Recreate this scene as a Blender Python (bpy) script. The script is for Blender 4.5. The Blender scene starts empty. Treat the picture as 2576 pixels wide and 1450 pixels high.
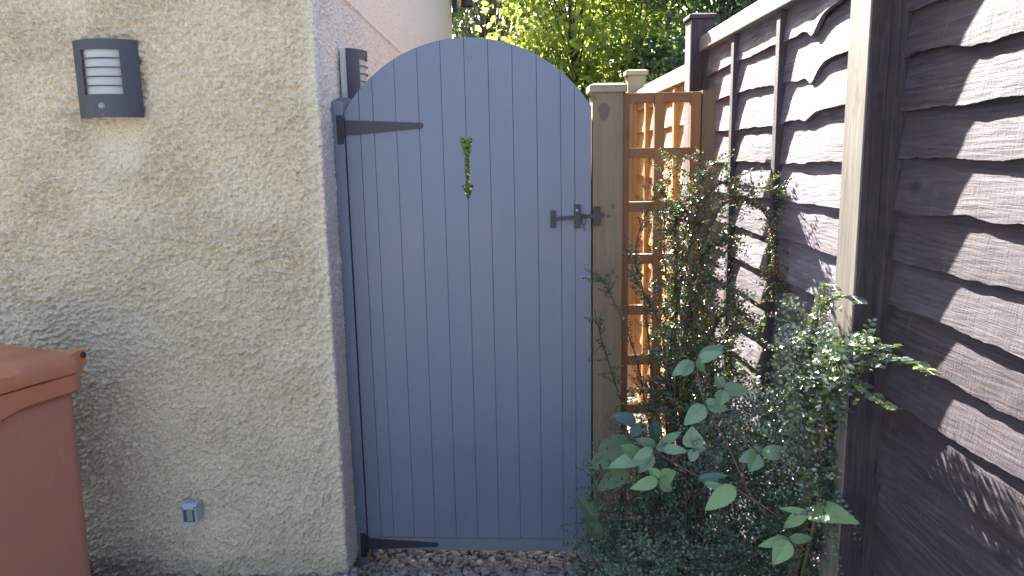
import bpy, bmesh, math, random
import numpy as np
from mathutils import Vector, Matrix
random.seed(7); RNG = np.random.default_rng(11)
S = bpy.context.scene; COL = S.collection
R = math.radians

# ------------------------------------------------------------------ camera, light, exposure
PITCH, ROLL, CAMH, FPX = R(10), R(-1.1), 1.64, 1900.0
cd = bpy.data.cameras.new('camera'); cd.sensor_width = 36; cd.lens = 36*FPX/2576
cd.clip_start = 0.05; cd.clip_end = 400
cam = bpy.data.objects.new('camera', cd); COL.objects.link(cam)
CM = Matrix.Rotation(math.pi/2-PITCH, 3, 'X') @ Matrix.Rotation(ROLL, 3, 'Z')
cam.matrix_world = Matrix.Translation((0, 0, CAMH)) @ CM.to_4x4()
S.camera = cam
AZ, EL = R(-13), R(33)
sund = Vector((math.sin(AZ)*math.cos(EL), math.cos(AZ)*math.cos(EL), math.sin(EL)))
sl = bpy.data.lights.new('sun', 'SUN'); sl.energy = 5.0; sl.angle = R(0.5); sl.color = (1, .95, .87)
so = bpy.data.objects.new('sun', sl); COL.objects.link(so)
so.rotation_euler = sund.to_track_quat('Z', 'Y').to_euler(); so.location = (0, 0, 20)
W = bpy.data.worlds.new('World'); S.world = W; W.use_nodes = True
nt = W.node_tree; bg = nt.nodes['Background']
sky = nt.nodes.new('ShaderNodeTexSky'); sky.sky_type = 'NISHITA'; sky.sun_disc = False
sky.sun_elevation = EL; sky.sun_rotation = AZ; sky.dust_density = 4.0; sky.air_density = 1.0; sky.ozone_density = .6
nt.links.new(sky.outputs[0], bg.inputs[0]); bg.inputs[1].default_value = 0.064
S.view_settings.view_transform = 'Standard'; S.view_settings.look = 'None'
S.view_settings.exposure = 3.18; S.view_settings.gamma = 1

def ray(x, y): return CM @ Vector((x-1288, 725-y, -FPX))
def at(x, y, Y):                      # a pixel of the 2576 px wide view, taken to real distance Y
    d = ray(x, y); return d*(Y/d.y) + Vector((0, 0, CAMH))

# ------------------------------------------------------------------ object helpers
def tag(o, label=None, cat=None, group=None, kind=None):
    if label: o['label'] = label
    if cat: o['category'] = cat
    if group: o['group'] = group
    if kind: o['kind'] = kind
    return o
def empty(name, loc, label, cat, group=None, rz=0):
    o = bpy.data.objects.new(name, None); COL.objects.link(o); o.location = loc; o.rotation_euler = (0, 0, rz)
    o.empty_display_size = .1
    return tag(o, label, cat, group)
def link(name, me, mats, parent=None, smooth=False):
    if not isinstance(mats, (list, tuple)): mats = [mats]
    for m in mats: me.materials.append(m)
    if smooth: me.polygons.foreach_set('use_smooth', [True]*len(me.polygons))
    o = bpy.data.objects.new(name, me); COL.objects.link(o)
    if parent: o.parent = parent
    return o
class MB:
    def __init__(s): s.v = []; s.f = []; s.mi = []; s.cur = 0
    def add(s, vs, fs):
        b = len(s.v); s.v += [tuple(v) for v in vs]; s.f += [tuple(b+i for i in f) for f in fs]; s.mi += [s.cur]*len(fs)
    def box(s, x0, x1, y0, y1, z0, z1, c=0.0):
        # box with all vertical and horizontal edges chamfered by c
        if c <= 0:
            s.add([(x0,y0,z0),(x1,y0,z0),(x1,y1,z0),(x0,y1,z0),(x0,y0,z1),(x1,y0,z1),(x1,y1,z1),(x0,y1,z1)],
                  [(3,2,1,0),(4,5,6,7),(0,1,5,4),(1,2,6,5),(2,3,7,6),(3,0,4,7)]); return
        bm = bmesh.new(); bmesh.ops.create_cube(bm, size=1)
        for v in bm.verts: v.co = ((x0+x1)/2+v.co.x*(x1-x0), (y0+y1)/2+v.co.y*(y1-y0), (z0+z1)/2+v.co.z*(z1-z0))
        bmesh.ops.bevel(bm, geom=bm.edges[:], offset=c, segments=2, affect='EDGES', profile=.5)
        s.bm(bm)
    def bm(s, bm):
        bm.verts.index_update()
        s.add([v.co for v in bm.verts], [[v.index for v in f.verts] for f in bm.faces]); bm.free()
    def tube(s, pts, rad, n=6, cap=True):
        pts = [Vector(p) for p in pts]
        if not hasattr(rad, '__len__'): rad = [rad]*len(pts)
        rings = []
        for i, p in enumerate(pts):
            t = (pts[min(i+1, len(pts)-1)]-pts[max(i-1, 0)]).normalized()
            a = t.cross(Vector((0, 0, 1)));
            if a.length < .1: a = t.cross(Vector((0, 1, 0)))
            a.normalize(); b = t.cross(a)
            rings += [p+rad[i]*(math.cos(2*math.pi*k/n)*a+math.sin(2*math.pi*k/n)*b) for k in range(n)]
        fs = [(i*n+k, i*n+(k+1) % n, (i+1)*n+(k+1) % n, (i+1)*n+k) for i in range(len(pts)-1) for k in range(n)]
        if cap: fs += [tuple(range(n))[::-1], tuple((len(pts)-1)*n+k for k in range(n))]
        s.add(rings, fs)
    def build(s, name, mats, parent=None, smooth=False):
        me = bpy.data.meshes.new(name); me.from_pydata(s.v, [], s.f)
        if any(s.mi): me.polygons.foreach_set('material_index', s.mi)
        me.update(); return link(name, me, mats, parent, smooth)
def prism(poly, y0, y1, bev=0.0):
    """polygon given in (x, z), extruded from y0 (front) to y1, with the front rim chamfered"""
    bm = bmesh.new(); vs = [bm.verts.new((x, y0, z)) for x, z in poly]
    f = bm.faces.new(vs); f.normal_update()
    if f.normal.y > 0: f.normal_flip()
    ext = bmesh.ops.extrude_face_region(bm, geom=[f])
    nv = [e for e in ext['geom'] if isinstance(e, bmesh.types.BMVert)]
    for v in nv: v.co.y = y1
    bm.faces.ensure_lookup_table()
    front = [g for g in bm.faces if all(abs(v.co.y-y0) < 1e-7 for v in g.verts)]
    if not front:
        front = []
    if bev > 0 and front:
        r = bmesh.ops.inset_region(bm, faces=front, thickness=bev, depth=0)
        rim = set(v for g in r['faces'] for v in g.verts) - set(v for g in front for v in g.verts)
        for v in rim: v.co.y += bev
    bmesh.ops.recalc_face_normals(bm, faces=bm.faces[:])
    return bm

# ------------------------------------------------------------------ material helpers
def mat(name, col, rough=.6, spec=.5):
    m = bpy.data.materials.new(name); m.use_nodes = True
    b = m.node_tree.nodes['Principled BSDF']
    b.inputs['Base Color'].default_value = (*col, 1); b.inputs['Roughness'].default_value = rough
    b.inputs['Specular IOR Level'].default_value = spec
    return m
class N:
    def __init__(s, m): s.m = m; s.t = m.node_tree; s.b = s.t.nodes['Principled BSDF']
    def n(s, kind, **k):
        x = s.t.nodes.new(kind)
        for a, v in k.items(): setattr(x, a, v)
        return x
    def l(s, a, b): s.t.links.new(a, b)
    def coord(s, scale=(1, 1, 1), rot=(0, 0, 0), kind='Object'):
        c = s.n('ShaderNodeTexCoord'); m = s.n('ShaderNodeMapping'); m.inputs['Scale'].default_value = scale
        m.inputs['Rotation'].default_value = rot; s.l(c.outputs[kind], m.inputs['Vector']); return m.outputs[0]
    def noise(s, vec, scale, detail=4, rough=.55, dist=0):
        x = s.n('ShaderNodeTexNoise'); x.inputs['Scale'].default_value = scale; x.inputs['Detail'].default_value = detail
        x.inputs['Roughness'].default_value = rough; x.inputs['Distortion'].default_value = dist
        if vec is not None: s.l(vec, x.inputs['Vector'])
        return x.outputs['Fac']
    def ramp(s, fac, stops):
        x = s.n('ShaderNodeValToRGB'); e = x.color_ramp.elements
        while len(e) < len(stops): e.new(.5)
        for i, (p, c) in enumerate(stops):
            e[i].position = p; e[i].color = (*c, 1) if hasattr(c, '__len__') else (c, c, c, 1)
        s.l(fac, x.inputs[0]); return x.outputs[0]
    def mix(s, fac, a, b, mode='MIX'):
        x = s.n('ShaderNodeMix', data_type='RGBA', blend_type=mode)
        for sock, v in ((x.inputs[0], fac), (x.inputs[6], a), (x.inputs[7], b)):
            if hasattr(v, 'is_output'): s.l(v, sock)
            elif hasattr(v, '__len__'): sock.default_value = (*v, 1)
            else: sock.default_value = v
        return x.outputs[2]
    def math(s, op, a, b=0.):
        x = s.n('ShaderNodeMath', operation=op)
        for sock, v in ((x.inputs[0], a), (x.inputs[1], b)):
            if hasattr(v, 'is_output'): s.l(v, sock)
            else: sock.default_value = v
        return x.outputs[0]
    def bump(s, h, strength=.5, dist=.002, prev=None):
        x = s.n('ShaderNodeBump'); x.inputs['Strength'].default_value = strength; x.inputs['Distance'].default_value = dist
        s.l(h, x.inputs['Height'])
        if prev is not None: s.l(prev, x.inputs['Normal'])
        return x.outputs[0]
    def base(s, c): s.l(c, s.b.inputs['Base Color'])
    def norm(s, c): s.l(c, s.b.inputs['Normal'])
    def rough(s, c): s.l(c, s.b.inputs['Roughness'])
def wood(name, dark, light, grain=(1, 1, 1), rough=.6, gs=60, bs=.6, bd=.0015, knots=None, knotcol=None, streak=None, spec=.5):
    """grain: object-space scale, small along the length of the wood"""
    m = mat(name, light, rough, spec); n = N(m)
    g = n.coord(grain); a = n.noise(g, gs, 6, .65, .6); b = n.noise(g, gs*.22, 3, .5, 1.2)
    f = n.math('ADD', n.math('MULTIPLY', a, .55), n.math('MULTIPLY', b, .45))
    c = n.ramp(f, [(.36, dark), (.62, light)])
    blot = n.noise(n.coord((1, 1, 1)), 5, 3)
    c = n.mix(n.ramp(blot, [(.35, 0), (.7, .55)]), c, [x*.72 for x in light], 'MIX')
    if knots is not None:
        v = n.n('ShaderNodeTexVoronoi'); v.inputs['Scale'].default_value = knots[1]; n.l(n.coord(knots[0]), v.inputs['Vector'])
        c = n.mix(n.ramp(v.outputs['Distance'], [(.05, .9), (.16, 0)]), c, knotcol or [x*.35 for x in dark])
    if streak is not None:
        s = n.noise(n.coord(streak[0]), streak[1], 5, .7); c = n.mix(n.ramp(s, [(streak[3], 0), (streak[3]+.12, 1)]), c, streak[2])
    n.base(c); n.norm(n.bump(f, bs, bd)); return m

M = {}
M['gate'] = mat('gate_paint', (.105, .155, .245), .42); n = N(M['gate'])
a = n.noise(n.coord((6, 1, .6)), 40, 5, .6); b = n.noise(n.coord(), 3.5, 3)
gc = n.mix(n.ramp(b, [(.3, 0), (.75, 1)]), (.134, .156, .220), (.158, .177, .242))
gc = n.mix(n.ramp(n.noise(n.coord((1, 1, .05)), 45, 4, .6), [(.45, 0), (.8, .35)]), gc, (.175, .19, .25))
gs_ = n.n('ShaderNodeSeparateXYZ'); n.l(n.coord(), gs_.inputs[0])
ge = n.math('ADD', gs_.outputs[2], n.math('MULTIPLY', n.noise(n.coord(), 22, 5, .7), -.22))
gc = n.mix(n.ramp(ge, [(.0, .5), (.09, 0)]), gc, (.20, .18, .16))       # dirt splashed along the bottom
v = n.n('ShaderNodeTexVoronoi'); v.inputs['Scale'].default_value = 7; n.l(n.coord((1, 1, .6)), v.inputs['Vector'])
gc = n.mix(n.ramp(v.outputs['Distance'], [(.012, .7), (.03, 0)]), gc, (.06, .07, .10))
n.base(gc); g2 = n.noise(n.coord((1, 1, .035)), 130, 4, .6)
n.rough(n.ramp(b, [(.3, .36), (.7, .52)])); n.norm(n.bump(a, .15, .0008, n.bump(g2, .25, .0008)))
M['iron'] = mat('black_iron', (.028, .026, .036), .5); n = N(M['iron']); n.norm(n.bump(n.noise(n.coord(), 160, 3), .25, .0006))
M['screw'] = mat('screw_metal', (.3, .3, .32), .35); M['screw'].node_tree.nodes['Principled BSDF'].inputs['Metallic'].default_value = .8
GV = (1, 1, .06)     # grain runs vertically
GY = (1, .06, 1)     # grain runs along Y
M['post_wood'] = wood('green_treated_post', (.16, .108, .066), (.245, .175, .11), GV, .65, 55, .35, .001)
M['cap_wood'] = wood('post_cap_wood', (.20, .165, .11), (.30, .26, .18), (.1, 1, 1), .65, 60, .4)
M['pale_wood'] = wood('pale_new_wood', (.34, .27, .16), (.46, .38, .25), GV, .65, 50, .3)
M['pale_rail'] = wood('pale_rail_wood', (.36, .28, .15), (.5, .42, .25), GY, .65, 50, .3)
M['trellis'] = wood('trellis_wood', (.16, .062, .024), (.28, .115, .042), GV, .6, 55, .4, knots=((1, 1, .4), 9))
M['trellis_h'] = wood('trellis_wood_across', (.16, .062, .024), (.27, .112, .042), (.06, 1, 1), .6, 55, .4)
M['trellis_post'] = wood('brown_post_wood', (.10, .058, .034), (.17, .11, .065), GV, .6, 40, .4, knots=((1, 1, .5), 6))
M['orange'] = wood('orange_fence_board', (.52, .25, .08), (.74, .42, .17), GY, .6, 45, .5)
M['orange_v'] = wood('orange_batten', (.50, .24, .07), (.72, .40, .15), GV, .6, 45, .4)
def darkfence(name, vertical=False, k=1.0, spec=.12):
    m = mat(name, (.1, .09, .1), .5, spec); n = N(m)
    g = n.coord((1, 1, .05) if vertical else (1, .05, 1))
    a = n.noise(g, 130, 7, .75, .3)
    w = n.noise(n.coord((1, .28, 1), kind='Object'), 14, 2, .5, 1.5)
    saw = n.noise(n.coord((1, 1, .05)), 190, 2, .5)                 # saw marks across the board
    ring = n.n('ShaderNodeTexWave', wave_type='RINGS', rings_direction='X'); ring.inputs['Scale'].default_value = 26
    ring.inputs['Distortion'].default_value = 9; ring.inputs['Detail'].default_value = 3; ring.inputs['Detail Scale'].default_value = .6
    n.l(n.coord((1, .3, 1) if not vertical else (1, 1, .3)), ring.inputs['Vector'])
    h = n.math('ADD', n.math('MULTIPLY', a, .8), n.math('MULTIPLY', ring.outputs['Fac'], .07))
    h = n.math('ADD', h, n.math('MULTIPLY', saw, .25))
    c = n.ramp(a, [(.33, (.045*k, .036*k, .044*k)), (.5, (.090*k, .076*k, .092*k)), (.68, (.158*k, .140*k, .168*k))])
    c = n.mix(n.ramp(w, [(.42, 0), (.68, .6)]), c, (.075, .050, .050))
    isl = n.n('ShaderNodeNewGeometry').outputs['Random Per Island']
    c = n.mix(n.ramp(isl, [(0, .45), (.5, 0), (1, .0)]), c, (.060*k, .040*k, .042*k)); c = n.mix(n.ramp(isl, [(.55, 0), (1, .35)]), c, (.15*k, .14*k, .16*k))
    pal = n.noise(n.coord((1, 1, .1)), 30, 4, .7)
    c = n.mix(n.ramp(pal, [(.6, 0), (.8, .35)]), c, (.2, .185, .19))
    v = n.n('ShaderNodeTexVoronoi'); v.inputs['Scale'].default_value = 5.5; n.l(n.coord((1, .6, 1)), v.inputs['Vector'])
    c = n.mix(n.ramp(v.outputs['Distance'], [(.04, .85), (.12, 0)]), c, (.03, .022, .022))
    n.base(c); n.rough(n.ramp(a, [(.3, .58), (.7, .75)])); n.norm(n.bump(h, 1, .0034)); return m
M['dark'] = darkfence('dark_stained_board', False, .74); M['dark_far'] = darkfence('sunlight_toned_board', False, 1.75, .18); M['dark_fv'] = darkfence('shade_toned_batten', True, .6, .3); M['dark_v'] = darkfence('dark_stained_batten', True, .5, .2)  # far boards lightened for sunlight, far battens darkened for shade, in the colour
M['lit_face'] = wood('sunlit_face_wood', (.075, .065, .055), (.22, .195, .165), (1, 1, .05), .55, 80, .8, .002, streak=((1, 1, .3), 24, (.10, .085, .05), .56))  # pale tone puts the near post's sunlit side into its colour
M['rail_w'] = wood('weathered_lit_wood', (.13, .11, .11), (.27, .245, .245), (1, .05, 1), .5, 70, .8, .002, streak=((1, .5, 1), 15, (.16, .11, .08), .57))  # rail wood, also paints the far post's sunlit side

def render_wall(name, c0, c1, dirt, s=1.0):
    m = mat(name, c1, .85, .25); n = N(m)
    a = n.noise(n.coord(), 190*s, 3, .6); b = n.noise(n.coord(), 2.2, 4, .6); f = n.noise(n.coord(), 38*s, 3, .6)
    c = n.mix(n.ramp(a, [(.38, 0), (.56, 1)]), c0, c1)
    c = n.mix(n.ramp(b, [(.45, 0), (.8, .5)]), c, dirt)
    v = n.n('ShaderNodeTexVoronoi'); v.inputs['Scale'].default_value = 11; n.l(n.coord(), v.inputs['Vector'])
    c = n.mix(n.ramp(v.outputs['Distance'], [(.035, .6), (.06, 0)]), c, (.05, .05, .045))
    if s == 1.0:
        sep = n.n('ShaderNodeSeparateXYZ'); tc = n.n('ShaderNodeTexCoord'); n.l(tc.outputs['Object'], sep.inputs[0])
        edge = n.math('ADD', sep.outputs[2], n.math('MULTIPLY', n.noise(n.coord(), 7, 4, .7), -.28))
        c = n.mix(n.ramp(edge, [(-.02+.02, .35), (.05, 0)]), c, (.22, .20, .16))            # splash and algae at the foot
        st = n.noise(n.coord((1, 1, .12)), 9, 5, .6); c = n.mix(n.ramp(st, [(.60, 0), (.80, .2)]), c, (.34, .29, .25))
    n.base(c); n.norm(n.bump(a, .55, .003, n.bump(f, .6, .006))); return m
M['cream'] = render_wall('cream_roughcast', (.49, .40, .285), (.72, .61, .455), (.60, .50, .38))
M['glare_rc'] = render_wall('glare_lightened_roughcast', (.34, .29, .265), (.80, .71, .65), (.66, .56, .51), 1.7)  # side wall: glare and grazing-light speckle put into the roughcast colour
M['plinth'] = render_wall('dark_plinth', (.06, .06, .062), (.13, .13, .13), (.05, .06, .05))
M['roof'] = mat('roof_felt', (.06, .06, .065), .9)
M['lampdark'] = mat('anthracite_paint', (.045, .044, .062), .45); n = N(M['lampdark']); n.norm(n.bump(n.noise(n.coord(), 400, 2), .08, .0004))
M['lens'] = mat('opal_diffuser', (.42, .42, .42), .4); n = N(M['lens']); n.b.inputs['Transmission Weight'].default_value = .0
M['whiteplastic'] = mat('white_plastic', (.6, .59, .58), .5)
M['sensor'] = mat('sensor_dome', (.22, .23, .28), .3)
M['greyplastic'] = mat('grey_plastic', (.40, .44, .52), .4)
M['boxdark'] = mat('dark_recess', (.08, .08, .10), .5); M['boxlens'] = mat('clear_window', (.30, .29, .28), .15)
def plastic(name, col):
    m = mat(name, col, .42, .5); n = N(m); b = n.noise(n.coord(), 5, 4, .6); a = n.noise(n.coord(), 300, 3)
    n.base(n.mix(n.ramp(b, [(.35, 0), (.75, 1)]), col, [c*.82+.01 for c in col])); n.rough(n.ramp(b, [(.3, .36), (.7, .52)]))
    sc = n.noise(n.coord((1, 1, .15)), 35, 5, .75); c2 = n.ramp(sc, [(.62, 0), (.72, .22)])
    d = n.noise(n.coord(), 14, 5, .7)
    n.base(n.mix(n.ramp(d, [(.5, 0), (.75, .22)]), n.mix(c2, n.mix(n.ramp(b, [(.35, 0), (.75, 1)]), col, [c*.82+.01 for c in col]), [min(1, c*1.5+.05) for c in col]), (.26, .21, .18)))
    n.norm(n.bump(a, .12, .0006)); return m
M['bin'] = plastic('terracotta_plastic', (.43, .172, .115)); M['binlid'] = plastic('terracotta_lid_plastic', (.48, .175, .092))
M['rubber'] = mat('black_rubber', (.02, .02, .024), .7)
M['yellow'] = mat('yellow_paint', (.75, .5, .08), .5); M['navy'] = mat('navy_paint', (.02, .025, .07), .4)
def coat(m):
    b = m.node_tree.nodes['Principled BSDF']; b.inputs['Coat Weight'].default_value = .8; b.inputs['Coat Roughness'].default_value = .22; return m
def leafmat(name, cols, rough=.4, trans=.35, tcol=None, spec=.5, bump=False):
    m = mat(name, cols[0], rough, spec); n = N(m)
    g = n.n('ShaderNodeNewGeometry'); c = n.ramp(g.outputs['Random Per Island'], [(i/max(1, len(cols)-1), k) for i, k in enumerate(cols)])
    n.base(c); t = n.n('ShaderNodeBsdfTranslucent')
    tc = n.mix(1.0, c, tcol or (1.5, 1.9, .5), 'MULTIPLY'); n.l(tc, t.inputs[0])
    mx = n.n('ShaderNodeMixShader'); mx.inputs[0].default_value = trans; n.l(n.b.outputs[0], mx.inputs[1]); n.l(t.outputs[0], mx.inputs[2])
    n.l(mx.outputs[0], n.t.nodes['Material Output'].inputs[0]); return m
M['coto'] = leafmat('small_glossy_leaf', [(.065, .110, .095), (.085, .14, .11), (.10, .165, .10), (.07, .12, .105), (.06, .10, .08), (.16, .20, .06)], .32, .2, (1.6, 2.0, .7), .8)  # low mound leaf colours lifted to milky blue-grey in place of haze
M['coto_t'] = leafmat('berried_shrub_leaf', [(.04, .075, .05), (.06, .105, .06), (.13, .18, .045), (.045, .085, .055), (.07, .11, .05), (.17, .055, .045)], .3, .25, (1.6, 1.9, .6), .7)
M['coto_b'] = leafmat('young_glint_leaf', [(.10, .14, .12), (.13, .17, .145), (.22, .29, .08), (.10, .135, .12), (.085, .12, .11)], .26, .07, (1.4, 1.5, .8), 1.0)  # young green in the mix; grey tones lifted to imitate white glints
coat(M['coto_b'])
M['stem'] = mat('brown_stem', (.06, .042, .03), .7); M['cane'] = mat('red_bramble_cane', (.16, .07, .065), .5)
M['stem_g'] = mat('tan_stem', (.11, .085, .045), .65)
M['berry'] = mat('red_berry', (.26, .03, .05), .3)
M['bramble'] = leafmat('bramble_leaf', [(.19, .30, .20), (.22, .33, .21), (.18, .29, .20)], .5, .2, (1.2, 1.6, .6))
M['bramble_d'] = leafmat('dark_teal_leaf', [(.07, .14, .13), (.09, .16, .14)], .5, .15)  # darker teal leaf colour
M['eaten'] = leafmat('chewed_bramble_leaf', [(.08, .13, .07), (.09, .14, .075)], .6, .2)
M['tree_lit'] = leafmat('bright_tree_leaf', [(.09, .15, .045), (.13, .19, .055), (.19, .22, .085)], .4, .62, (2.9, 2.5, 1.4))
M['bush'] = leafmat('garden_bush_leaf', [(.07, .14, .06), (.10, .18, .08), (.06, .11, .06)], .35, .4, (1.8, 2.1, 1.0))
M['tree_mid'] = leafmat('dark_tree_leaf', [(.055, .09, .055), (.075, .12, .06), (.06, .10, .07)], .4, .4, (2.0, 2.0, 1.0))
M['conifer'] = leafmat('conifer_needles', [(.06, .068, .058), (.075, .078, .062), (.06, .06, .055)], .7, .15)
M['bark'] = wood('tree_bark', (.02, .016, .014), (.06, .045, .035), (1, 1, .2), .9, 40, 1, .01)
M['dry'] = leafmat('dry_leaf', [(.25, .12, .05), (.35, .22, .08), (.18, .09, .05)], .7, .2, (1.2, 1, .6))

# ------------------------------------------------------------------ numeric helpers
def vnoise(nu, nv, cu, cv, rng):
    """smooth value noise on an nu x nv grid, cell sizes cu, cv (in samples)"""
    gu, gv = int(nu/cu)+3, int(nv/cv)+3; g = rng.random((gu, gv))
    u = np.arange(nu)/cu; v = np.arange(nv)/cv
    iu = u.astype(int); iv = v.astype(int); fu = u-iu; fv = v-iv
    fu = fu*fu*(3-2*fu); fv = fv*fv*(3-2*fv)
    a = g[iu][:, iv]; b = g[iu+1][:, iv]; c = g[iu][:, iv+1]; d = g[iu+1][:, iv+1]
    fu = fu[:, None]; fv = fv[None]
    return (a*(1-fu)+b*fu)*(1-fv)+(c*(1-fu)+d*fu)*fv
def n1(y, f, seed):
    """1-D smooth noise in -1..1"""
    x = y*f+seed*17.3; i = math.floor(x); t = x-i; t = t*t*(3-2*t)
    h = lambda k: (math.sin(k*127.1+seed*311.7)*43758.5453) % 1
    return (h(i)*(1-t)+h(i+1)*t)*2-1
def leaves_mesh(name, pos, dirs, nrm, length, width, mats, parent, tmpl='oval', fold=.18):
    """many leaves as one mesh, each a folded oval of six vertices"""
    pos = np.asarray(pos, float); d = np.asarray(dirs, float); nr = np.asarray(nrm, float); k = len(pos)
    d /= np.linalg.norm(d, axis=1, keepdims=True)+1e-9
    s = np.cross(d, nr); s /= np.linalg.norm(s, axis=1, keepdims=True)+1e-9; nr = np.cross(s, d)
    L = np.asarray(length, float).reshape(-1, 1)*np.ones((k, 1)); Wd = np.asarray(width, float).reshape(-1, 1)*np.ones((k, 1))
    if tmpl == 'oval': T = [(0, 0, 0), (.32, .46, 1), (.74, .40, 1), (1, 0, 0), (.74, -.40, 1), (.32, -.46, 1)]
    else: T = [(0, 0, 0), (.3, .5, 1), (.62, .36, 1), (1, 0, -.6), (.62, -.36, 1), (.3, -.5, 1)]
    V = np.stack([pos+d*L*a+s*Wd*b+nr*Wd*fold*c for a, b, c in T], 1).reshape(-1, 3)
    i = np.arange(k)[:, None]*6
    F = np.concatenate([i+np.array([[0, 1, 2, 3]]), i+np.array([[0, 3, 4, 5]])], 1).reshape(-1, 4)
    me = bpy.data.meshes.new(name); me.vertices.add(len(V)); me.vertices.foreach_set('co', V.ravel())
    me.loops.add(F.size); me.loops.foreach_set('vertex_index', F.ravel())
    me.polygons.add(len(F)); me.polygons.foreach_set('loop_start', np.arange(len(F))*4); me.polygons.foreach_set('loop_total', np.full(len(F), 4))
    me.update(calc_edges=True); return link(name, me, mats, parent)

# ================================================================== THE SETTING
mb = MB(); mb.add([(-60, -40, 0), (60, -40, 0), (60, 90, 0), (-60, 90, 0)], [(0, 1, 2, 3)])
gm = mat('gravel_bed', (.12, .11, .11), .9); n = N(gm)
v = n.n('ShaderNodeTexVoronoi'); v.inputs['Scale'].default_value = 55; n.l(n.coord(), v.inputs['Vector'])
n.base(n.mix(.75, (.10, .092, .09), n.ramp(n.noise(n.coord(), 60, 3), [(.3, (.10, .09, .09)), (.7, (.34, .31, .29))])))
n.norm(n.bump(v.outputs['Distance'], 1, .012))
tag(mb.build('ground', gm), kind='structure')

pm = mat('bounce_paving', (.42, .40, .37), .85); n = N(pm); bk = n.n('ShaderNodeTexBrick'); bk.inputs['Scale'].default_value = 1.6; bk.inputs['Mortar Size'].default_value = .012
n.l(n.coord(), bk.inputs['Vector']); bk.inputs['Color1'].default_value = (.60, .57, .52, 1); bk.inputs['Color2'].default_value = (.52, .50, .46, 1); bk.inputs['Mortar'].default_value = (.2, .19, .18, 1)
n.base(bk.outputs[0]); mb = MB(); mb.box(-9, .78, -14, 1.6, -.05, .012); tag(mb.build('bounce_slab', pm), kind='structure')  # unseen pale slab behind the camera, added to bounce light onto the gate
# gravel chippings: each a squashed irregular stone
def gravel():
    rng = np.random.default_rng(5)
    t = (1+5**.5)/2
    ico = np.array([(-1,t,0),(1,t,0),(-1,-t,0),(1,-t,0),(0,-1,t),(0,1,t),(0,-1,-t),(0,1,-t),(t,0,-1),(t,0,1),(-t,0,-1),(-t,0,1)], float); ico /= np.linalg.norm(ico[0])
    F0 = np.array([(0,11,5),(0,5,1),(0,1,7),(0,7,10),(0,10,11),(1,5,9),(5,11,4),(11,10,2),(10,7,6),(7,1,8),(3,9,4),(3,4,2),(3,2,6),(3,6,8),(3,8,9),(4,9,5),(2,4,11),(6,2,10),(8,6,7),(9,8,1)])
    P = []; Sz = []
    for (x0, x1, y0, y1, cnt, sz) in ((-.72, .75, 2.35, 3.5, 7000, .0135), (-.64, .9, 3.4, 6.5, 6500, .017), (-2.2, -.6, 2.3, 2.63, 2200, .0135)):
        P.append(np.c_[rng.uniform(x0, x1, cnt), rng.uniform(y0, y1, cnt), rng.uniform(.0, .014, cnt)]); Sz.append(sz*rng.uniform(.6, 1.5, cnt))
    P = np.concatenate(P); Sz = np.concatenate(Sz); k = len(P)
    # gravel heaped against the foot of the wall
    near = np.exp(-((P[:, 1]-2.63)/.09)**2)*(P[:, 0] < -.6)*.075; P[:, 2] += near
    q = ico[None]*(1+rng.uniform(-.33, .33, (k, 12, 1)))*(Sz[:, None, None])*rng.uniform(.5, 1.25, (k, 1, 3))
    an = rng.uniform(0, 6.28, (k, 3)); ca, sa = np.cos(an), np.sin(an)
    x, y, z = q[..., 0], q[..., 1], q[..., 2]
    x, y = x*ca[:, :1]-y*sa[:, :1], x*sa[:, :1]+y*ca[:, :1]
    y, z = y*ca[:, 1:2]-z*sa[:, 1:2], y*sa[:, 1:2]+z*ca[:, 1:2]
    x, z = x*ca[:, 2:]-z*sa[:, 2:], x*sa[:, 2:]+z*ca[:, 2:]
    V = (np.stack([x, y, z*.75], 2)+P[:, None]).reshape(-1, 3); F = (F0[None]+np.arange(k)[:, None, None]*12).reshape(-1, 3)
    me = bpy.data.meshes.new('gravel'); me.vertices.add(len(V)); me.vertices.foreach_set('co', V.ravel())
    me.loops.add(F.size); me.loops.foreach_set('vertex_index', F.ravel())
    me.polygons.add(len(F)); me.polygons.foreach_set('loop_start', np.arange(len(F))*3); me.polygons.foreach_set('loop_total', np.full(len(F), 3))
    me.update(calc_edges=True)
    m = mat('gravel_stone', (.2, .18, .18), .8); n = N(m); g = n.n('ShaderNodeNewGeometry')
    c = n.ramp(g.outputs['Random Per Island'], [(0, (.17, .155, .155)), (.3, (.26, .235, .235)), (.6, (.34, .31, .30)), (.88, (.30, .22, .19)), (.97, (.55, .50, .46))])
    n.base(n.mix(n.ramp(n.noise(n.coord(), 120, 3), [(.3, 0), (.7, .5)]), c, (.11, .10, .10)))
    tag(link('gravel', me, m), 'loose grey and pinkish gravel chippings on the path under and around the gate', 'gravel', kind='stuff')
gravel()

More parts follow.
